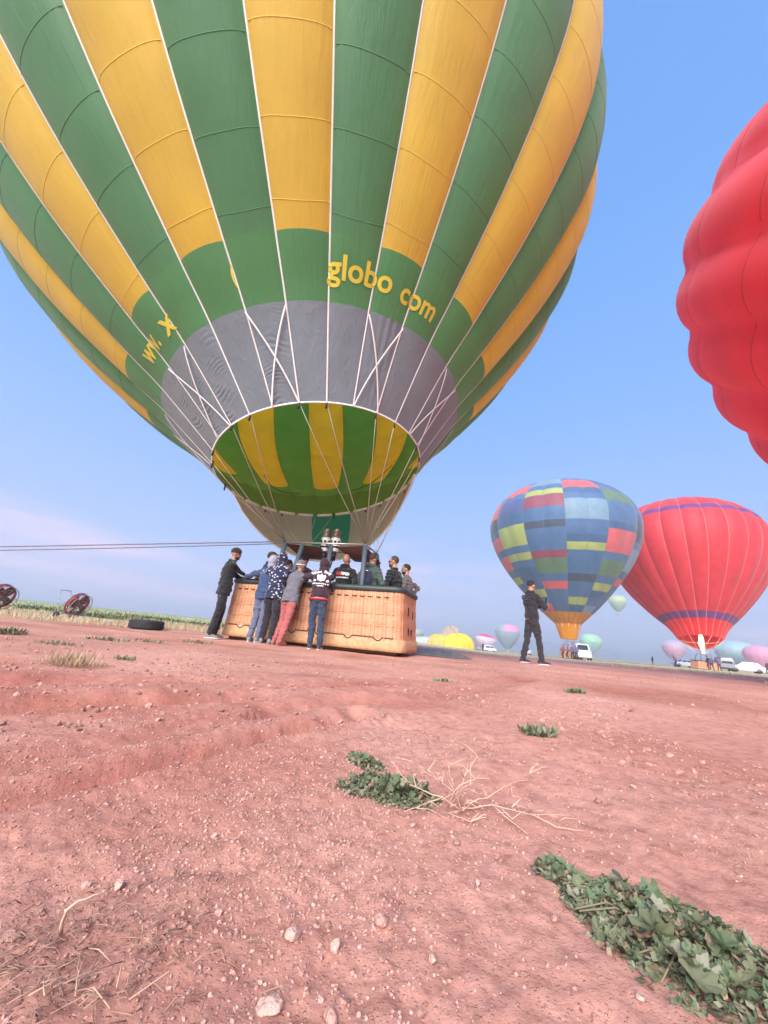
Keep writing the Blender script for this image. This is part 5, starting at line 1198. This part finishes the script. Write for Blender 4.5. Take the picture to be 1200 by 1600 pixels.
stone(722, 1172, 14, 'dark reddish clod on the open dirt above the twigs', 2, 17)
stone(935, 1250, 14, 'dark clod right of the dry twigs', 2, 18)

def gravel(name, n, r0, r1, s0, s1, label, seed, patch=True, ci=(0, 1, 2), w=(.45, .3, .25), power=2.2, az=58):
    r = np.random.default_rng(seed); m = n*4
    d = np.exp(r.uniform(math.log(r0), math.log(r1), m)); a = np.radians(r.uniform(-az, az, m)); x = d*np.sin(a); y = d*np.cos(a)
    dens = fbm(x*1.6+2, y*1.6, 8.8, 3)+1.6*np.exp(-((x+.12)/.30)**2-((y-.85)/.28)**2)-.25
    keep = np.where(r.uniform(-.9, .9, m) < dens*1.3)[0][:n] if patch else np.arange(n)
    x, y, d = x[keep], y[keep], d[keep]; k = len(x)
    sz = s0*(s1/s0)**(r.random(k)**power)*np.clip(d/1.0, .8, 3)**.35
    z = terrain(x, y)
    V0 = IV1; nv = len(V0); ang = r.uniform(0, 6.28, k); c, s = np.cos(ang), np.sin(ang)
    P = V0[None]*(1+r.uniform(-.30, .22, (k, nv, 1))); P = P*np.stack([np.ones(k), r.uniform(.55, .95, k), r.uniform(.45, .85, k)], 1)[:, None, :]
    X = P[..., 0]*c[:, None]-P[..., 1]*s[:, None]; Y = P[..., 0]*s[:, None]+P[..., 1]*c[:, None]
    tl = r.uniform(-.5, .5, (k, 1)); Z = P[..., 2]+X*tl*.5
    W = np.stack([x[:, None]+X*sz[:, None], y[:, None]+Y*sz[:, None], z[:, None]+(Z+.25)*sz[:, None]], -1).reshape(-1, 3)
    F = (IF1[None]+(np.arange(k)*nv)[:, None, None]).reshape(-1, 3)
    mi = np.repeat(r.choice(ci, k, p=w), len(IF1))
    o = link(name, mesh_np(name, W, F, st_cols, mi, smooth=False)); tag(o, label, 'gravel', kind='stuff')
gravel('gravel', 28000, .42, 3.4, .0009, .0040, 'fine pale and pink gravel scattered over the red soil', 21)
gravel('pebbles', 420, .45, 9.0, .003, .0075, 'loose pebbles scattered over the red soil', 22, True, power=2.6)
gravel('clods', 3600, 1.5, 22.0, .004, .0135, 'small clods of red earth on the dirt', 23, True, ci=(0, 2), w=(.4, .6), power=2.5)

# ------------------------------------------------------------------ plants
leaf_ms = [mat('leaf_grey_green', (.155, .175, .095), .8, var=.3, scale=60, bump=.3, bscale=120), mat('leaf_blue_green', (.125, .18, .095), .75, var=.3, scale=60, bump=.3, bscale=120), mat('leaf_dusty', (.24, .235, .165), .85, var=.25, scale=60), mat('leaf_dry', (.30, .20, .13), .85, var=.25, scale=60)]
stem_m = mat('plant_stem', (.20, .17, .10), .8); dry_m = mat('dry_stalk', (.62, .42, .31), .8, var=.2, scale=30); dry_b = mat('dry_brown_stalk', (.34, .23, .16), .85, var=.25, scale=30)
def leaf_mesh(seed, m, lobes=5, long=1.0):
    """a rounded lobed leaf, cupped, with a midrib fold; radius 1"""
    r = np.random.default_rng(seed); n = 22; V = [(0, 0, 0)]; F = []
    for ring in (.5, 1.0):
        for j in range(n):
            a = 2*math.pi*j/n; notch = 1-.75*math.exp(-((a-math.pi*1.5)/.28)**2)
            rad = ring*(1+.13*math.cos(lobes*(a-math.pi/2))+.05*math.sin(lobes*2.7*a+seed))*(notch if ring == 1 else .5+.5*notch)
            x, y = rad*math.cos(a), rad*math.sin(a)*long; V.append((x, y, .30*rad*rad+.13*math.cos(lobes*(a-math.pi/2))*rad-.10*abs(x)*0+r.uniform(-.03, .03)))
    for j in range(n):
        j2 = (j+1) % n; F.append([0, 1+j, 1+j2]); F.append([1+j, 1+n+j, 1+n+j2, 1+j2])
    return mesh_np('leaf', V, F, [m])
LEAVES = [leaf_mesh(i, leaf_ms[(0, 1, 0, 2, 1, 0, 2, 3)[i]], 5 if i % 2 else 7, 1 if i % 3 else 1.2) for i in range(8)]
def sprawl(name, label, cat, axis_px, width, nleaf, s0, s1, hgt, seed, big=()):
    """a mat of lobed leaves spreading along a ground line given by its ends"""
    r = np.random.default_rng(seed); A = np.array([gnd(*p)[:2] for p in axis_px]); c = A.mean(0); t = thing(name, label, cat, (c[0], c[1], tz(*c)))
    L = np.r_[0, np.cumsum(np.linalg.norm(np.diff(A, axis=0), axis=1))]; z0 = tz(*c)
    fan = []
    for i in range(nleaf):
        u = r.uniform(0, 1); s = u*L[-1]; p = np.array((np.interp(s, L, A[:, 0]), np.interp(s, L, A[:, 1]))); w = np.interp(u, np.linspace(0, 1, len(width)), width)
        a = r.uniform(0, 6.28); q = r.random()**.5; off = np.array((math.cos(a), math.sin(a)))*q*w; P = p+off
        sz = (s0+(s1-s0)*r.random()**2.2); z = hgt*(1-q*q)*r.uniform(.3, 1)*min(1, w/max(width)+.3)+sz*.25
        fan.append((P, z, sz, a, q))
    for P, z, sz, a in big: fan.append((np.array(gnd(*P)[:2]), z, sz, a, -1))
    zt = terrain(np.array([f[0][0] for f in fan]), np.array([f[0][1] for f in fan]))
    for (P, z, sz, a, q), g in zip(fan, zt):
        o = link('leaf', LEAVES[r.choice([0, 1, 4]) if q < 0 else r.choice(8, p=[.22, .20, .17, .09, .14, .1, .05, .03])], t); o.location = (P[0]-c[0], P[1]-c[1], g+z-z0); o.scale = (sz,)*3
        o.rotation_euler = (r.normal(0, .55), r.normal(0, .55), r.uniform(0, 6.28))
        if q > .2: o.rotation_euler.rotate_axis('Z', 0)
    mb = []; k = nleaf*11; u = r.random(k); ss = u*L[-1]; w = np.interp(u, np.linspace(0, 1, len(width)), width); a = r.uniform(0, 6.28, k); q = r.random(k)**.5
    bx = np.interp(ss, L, A[:, 0])+np.cos(a)*q*w*1.12; by = np.interp(ss, L, A[:, 1])+np.sin(a)*q*w*1.12; bz = terrain(bx, by)-z0+.001+r.random(k)*hgt*.75*(1-q*q); sz = r.uniform(.0025, .0065, k); al = r.uniform(0, 6.28, k); t1 = r.normal(0, .5, k); t2 = r.normal(0, .5, k)
    du = np.stack([np.cos(al), np.sin(al), t1], 1)*sz[:, None]; dv = np.stack([-np.sin(al), np.cos(al), t2], 1)*sz[:, None]*.62; B = np.stack([bx-c[0], by-c[1], bz], 1)
    VV = np.stack([B-du, B-du*.2+dv, B+du, B-du*.2-dv], 1).reshape(-1, 3); o = link('undergrowth', mesh_np('undergrowth', VV, np.arange(4*k).reshape(-1, 4), leaf_ms, r.choice(4, k, p=[.32, .2, .28, .2])), t); tag(o, kind='stuff')
    for i in range(max(5, nleaf//12)):
        u = r.random(); s = u*L[-1]; p = np.array((np.interp(s, L, A[:, 0]), np.interp(s, L, A[:, 1]))); a = r.uniform(0, 6.28); w = np.interp(u, np.linspace(0, 1, len(width)), width); e = p+np.array((math.cos(a), math.sin(a)))*w*r.uniform(.6, 1.1)
        z1 = tz(*p)-z0; z2 = tz(*e)-z0; MB().tube([(p[0]-c[0], p[1]-c[1], z1+.002), ((p[0]+e[0])/2-c[0], (p[1]+e[1])/2-c[1], (z1+z2)/2+hgt*.6), (e[0]-c[0], e[1]-c[1], z2+hgt*.35)], [.0016, .0013, .001], 5).build('stem', stem_m, t)
    return t
sprawl('mallow_plant', 'big sprawling green leafy plant at the lower right corner', 'plant', [(905, 1392), (1000, 1430), (1080, 1490), (1180, 1560)], [.026, .09, .105, .075], 295, .0045, .0135, .028, 31, big=[((1018, 1490), .03, .019, 0), ((1035, 1500), .028, .017, 1), ((1095, 1570), .02, .018, 2), ((1070, 1545), .025, .016, 1), ((1140, 1530), .03, .015, 0)])
sprawl('mallow_plant', 'small leafy sprig lying just off the tip of the big green plant', 'plant', [(848, 1358), (885, 1372)], [.022, .024], 46, .006, .014, .02, 32)
sprawl('mallow_plant', 'dark green leafy plant beside the dry twigs, centre foreground', 'plant', [(562, 1232), (600, 1238), (650, 1250)], [.055, .075, .055], 230, .005, .0135, .034, 33, big=[((602, 1256), .035, .022, 0), ((625, 1260), .03, .02, 1)])
sprawl('mallow_plant', 'withered grey-green sprig above the dark leafy plant', 'plant', [(556, 1186), (585, 1202)], [.03, .035], 60, .006, .013, .02, 34)

def branches(name, label, root_px, specs, mtl, cat='dry plant', seed=0, r0=.0035, extra=0):
    """dry stalks: specs = list of (list of (px,py,height)) from root outwards"""
    g = gnd(*root_px); z0 = tz(g[0], g[1]); t = thing(name, label, cat, (g[0], g[1], z0)); r = random.Random(seed)
    for sp_ in specs:
        P = []
        for px, py, hh in sp_:
            p = gnd(px, py, hh) if hh < .3 else gnd(px, py); P.append(Vector((p[0]-g[0], p[1]-g[1], max(hh, .003)+tz(p[0], p[1])-z0)))
        Q = [P[0]]
        for a, b in zip(P[:-1], P[1:]):
            for k in (.33, .66, 1): Q.append(a.lerp(b, k)+Vector((r.uniform(-1, 1), r.uniform(-1, 1), r.uniform(-1, 1)))*(b-a).length*.035)
        MB().tube(Q, [max(.0007, r0*(1-.75*i/(len(Q)-1))) for i in range(len(Q))], 6).build('stalk', mtl, t)
    for i in range(extra):
        sp_ = r.choice(specs); px, py, hh = sp_[r.randrange(len(sp_))]; a = r.uniform(-2.6, .5); ll = r.uniform(14, 46); p = gnd(px, py, hh); q = gnd(px+ll*math.cos(a), py+ll*math.sin(a)*.6, hh+.012); o3 = np.array((g[0], g[1], z0)); m_ = (p+q)/2+np.array((r.uniform(-.01, .01), r.uniform(-.01, .01), r.uniform(0, .012)))
        MB().tube([p-o3, m_-o3, q-o3], [.0009, .0007, .0004], 5).build('twiglet', mtl, t)
    return t
branches('dry_twigs', 'pale dry branching twigs sprawling right of the dark leafy plant', (722, 1268), [
    [(722, 1268, .005), (712, 1240, .04), (690, 1225, .055), (650, 1198, .06)], [(722, 1268, .005), (690, 1250, .03), (640, 1225, .05), (604, 1184, .075)], [(716, 1252, .02), (725, 1215, .07), (745, 1180, .11)],
    [(712, 1240, .04), (700, 1200, .09)], [(725, 1215, .07), (705, 1195, .10)], [(722, 1255, .02), (760, 1245, .03), (800, 1220, .05), (828, 1208, .06)], [(722, 1262, .01), (770, 1256, .015), (830, 1268, .012), (900, 1268, .01)],
    [(770, 1256, .015), (800, 1280, .008), (824, 1296, .005)], [(690, 1250, .03), (660, 1262, .02), (632, 1272, .008)], [(722, 1268, .005), (700, 1275, .006), (735, 1284, .005)], [(650, 1230, .04), (646, 1205, .06)],
    [(800, 1258, .015), (815, 1244, .03), (800, 1240, .035)], [(690, 1225, .055), (668, 1205, .08)], [(735, 1230, .06), (736, 1190, .10)], [(700, 1262, .01), (716, 1230, .06), (742, 1216, .08), (752, 1208, .085)], [(830, 1268, .012), (870, 1284, .006), (912, 1290, .005)], [(650, 1262, .01), (670, 1270, .006), (684, 1276, .004)]], dry_m, 'twigs', 3, .0014, 46)
branches('dry_twigs', 'thin broken straw twig leaning on brown soil at the left', (96, 1455), [[(96, 1455, .003), (104, 1420, .03), (122, 1405, .04), (160, 1390, .045)], [(104, 1420, .03), (112, 1412, .02)]], dry_m, 'twig', 4, .0022)

def litter(label, cx, cy, wx, wy, n, mtl, seed, ln=(.02, .07), hh=.03, name='dead_weed', r0=.0012):
    """a flattened dead weed: a tangle of thin stalks, joined because no one could count them"""
    g = gnd(cx, cy); z0 = tz(g[0], g[1]); r = np.random.default_rng(seed); mb = MB(); x = g[0]+r.normal(0, wx, n); y = g[1]+r.normal(0, wy, n); z = terrain(x, y)-z0
    for i in range(n):
        a = r.uniform(0, 6.28); l = r.uniform(*ln); up = r.uniform(0, hh); p = Vector((x[i]-g[0], y[i]-g[1], z[i]+.002+r.uniform(0, hh*.4))); e = p+Vector((math.cos(a)*l, math.sin(a)*l, up-p.z*.3)); m = (p+e)/2+Vector((r.normal(0, .15), r.normal(0, .15), r.uniform(0, .2)))*l
        mb.tube([p, m, e], [r0, r0*.8, r0*.4], 4, m=int(r.random() < .3))
    o = mb.build(name, mtl); o.location = (g[0], g[1], z0); tag(o, label, 'dead weed', kind='stuff'); return o
litter('dead brown weed tangle spread over the lower left corner', 95, 1505, .075, .055, 420, [mat('soil_stalk', (.36, .22, .165), .9), mat('dark_litter', (.24, .14, .105), .9)], 41, (.006, .028), .009, r0=.0007)
litter('wispy pale dead stalks lower left, nearest the camera', 75, 1575, .06, .02, 16, [mat('straw_stalk', (.52, .34, .25), .85), dry_b], 42, (.02, .055), .022, r0=.0008)

# small weeds further out: each one a low tuft with its own leaves
def weed(px, py, wpx, hpx, label, dry=False, seed=0, n=90):
    g = gnd(px, py); z0 = tz(g[0], g[1]); g0 = g-np.array([0, 0, CAM_H]); s = (g0@_F)/FPX; r = np.random.default_rng(seed+100); V = []; F = []; mi = []
    W = wpx*s/2; Hh = max(hpx*s*.8, .02); dp = W*.55
    xs = g[0]+np.clip(r.normal(0, .42, n), -.8, .8)*W; ys = g[1]+np.clip(r.normal(0, .45, n), -.85, .85)*dp; zs = terrain(xs, ys)-z0
    for i in range(n):
        a = r.uniform(0, 6.28); l = Hh*r.uniform(.35, 1.0); w = l*(.02 if dry else .2); tilt = r.uniform(.2, 1.35 if dry else 1.1); d = np.array((math.cos(a)*math.sin(tilt), math.sin(a)*math.sin(tilt), math.cos(tilt))); q = np.array((-math.sin(a), math.cos(a), 0))*w
        b = np.array((xs[i]-g[0], ys[i]-g[1], zs[i])); k = len(V); V += [b, b+d*l*.5+q, b+d*l, b+d*l*.5-q]; F.append([k, k+1, k+2, k+3]); mi.append(int(r.random() < .35))
    m = [mat('dry_grass', (.48, .36, .22), .85, var=.2), dry_b] if dry else [leaf_ms[0], leaf_ms[2]]
    me = mesh_np('weed', V, np.array(F), m, mi); o = link('weed', me, loc=(g[0], g[1], z0)); return tag(o, label, 'weed', 'low weeds dotted over the dirt')
weed(842, 1150, 62, 26, 'grey-green weed clump alone on the open dirt right of centre', seed=1, n=150)
weed(900, 1081, 36, 14, 'small green weed far right of the basket, beyond the grey-green clump', seed=2)
weed(692, 1061, 36, 9, 'flat green weed a little in front of the tarpaulin', seed=3)
weed(1104, 1222, 50, 16, 'withered low weed at the right, on open dirt', True, 4, 60)
weed(195, 1032, 38, 12, 'dark green weed alone in front of the tyre', seed=5)
weed(110, 1040, 110, 38, 'dry straw-coloured bush at the left, in front of the fans', True, 6, 620)
weed(292, 1045, 62, 14, 'dry flattened weed left of the crew feet', True, 7, 90)
weed(12, 990, 46, 16, 'green weed at the left edge under the cut-off fan', seed=8, n=200)
weed(170, 1001, 80, 10, 'long low green weed patch between the fan and the tyre', seed=9, n=140)
weed(232, 1003, 60, 8, 'thin weed strip just below the tyre', seed=10, n=90)
weed(90, 1008, 80, 9, 'dark ragged weed strip below the caged fan', seed=11, n=120)
weed(310, 1006, 60, 9, 'low weeds by the leftmost man feet', seed=12, n=90)
weed(495, 1016, 44, 8, 'dry weeds around the feet of the maroon hoodie person', True, 13, 70)
weed(1165, 1342, 50, 16, 'sparse dry weed near the right edge above the big plant', True, 14, 40)
weed(850, 1020, 60, 9, 'dry grass patch behind the standing man', True, 15, 120)
weed(60, 1048, 60, 8, 'flat dead weed at far left in front of the straw bush', True, 16, 60)

# dry grass fringe, weeds and field crop beyond the dirt: uncountable
def grass(name, label, n, azr, dr, hr, cols, seed, wd=.10, clump=.0):
    r = np.random.default_rng(seed); a = np.radians(r.uniform(*azr, n)); u = r.random(n); d = dr[0]*(dr[1]/dr[0])**u; x = d*np.sin(a); y = d*np.cos(a)
    if clump: 
        k = fbm(x*.35, y*.35, 4.4+seed, 3) > clump; x, y, d = x[k], y[k], d[k]
    n = len(x); z = terrain(x, y, False); h = r.uniform(*hr, n); al = r.uniform(0, 6.28, n); t = r.uniform(.05, .75, n); w = h*wd*np.clip(d/12, 1, 3)
    dx, dy, dz = np.cos(al)*np.sin(t), np.sin(al)*np.sin(t), np.cos(t); B = np.stack([x, y, z-.01], 1); D = np.stack([dx, dy, dz], 1)*h[:, None]; Q = np.stack([-np.sin(al), np.cos(al), 0*al], 1)*w[:, None]
    V = np.stack([B-Q*.5, B+D*.55-Q, B+D, B+D*.55+Q], 1).reshape(-1, 3); F = np.arange(4*n).reshape(-1, 4)
    o = link(name, mesh_np(name, V, F, cols, r.integers(0, len(cols), n))); tag(o, label, 'grass', kind='stuff')
straw = [mat('straw_a', (.52, .42, .27), .85, var=.2), mat('straw_b', (.44, .34, .20), .85, var=.2), mat('straw_c', (.58, .50, .34), .85, var=.2)]
grass('dry_grass', 'pale dry grass fringing the dirt on the left', 42000, (-62, -12), (10.5, 27), (.04, .17), straw, 51, .035, -.2)
grass('dry_grass', 'dry grass patches along the far dirt edge on the right', 24000, (-8, 55), (13, 60), (.03, .12), straw, 52, .05, .12)
grass('hedge_weeds', 'dark green weeds in a band behind the dry grass', 16000, (-62, -20), (17, 27), (.06, .24), [leaf_ms[0], mat('weed_green', (.07, .12, .05), .8, var=.3)], 53, .10, .1)
grass('green_crop', 'light green crop covering the field on the left', 40000, (-62, 2), (27, 120), (.08, .20), [mat('crop_a', (.27, .31, .155), .85, var=.2), mat('crop_b', (.34, .36, .20), .85, var=.2), mat('crop_c', (.42, .41, .26), .85, var=.2)], 54, .10)

# ------------------------------------------------------------------ air
def haze():
    V = [(sx*2600, sy*2600, z) for z in (-60.0, 46.0) for sx, sy in ((-1, -1), (1, -1), (1, 1), (-1, 1))]
    me = mesh_np('haze', V, [[3, 2, 1, 0], [4, 5, 6, 7], [0, 1, 5, 4], [1, 2, 6, 5], [2, 3, 7, 6], [3, 0, 4, 7]], smooth=False); m = bpy.data.materials.new('haze_air'); m.use_nodes = True; N = m.node_tree.nodes; N.remove(N['Principled BSDF'])
    v = N.new('ShaderNodeVolumePrincipled'); v.inputs['Color'].default_value = (.80, .86, .97, 1); v.inputs['Density'].default_value = .0017; v.inputs['Anisotropy'].default_value = .1; m.node_tree.links.new(v.outputs[0], N['Material Output'].inputs['Volume'])
    me.materials.append(m); tag(link('haze', me), 'thin morning haze over the whole plain', 'haze', kind='stuff')
haze()
bpy.data.scenes.remove(WS)
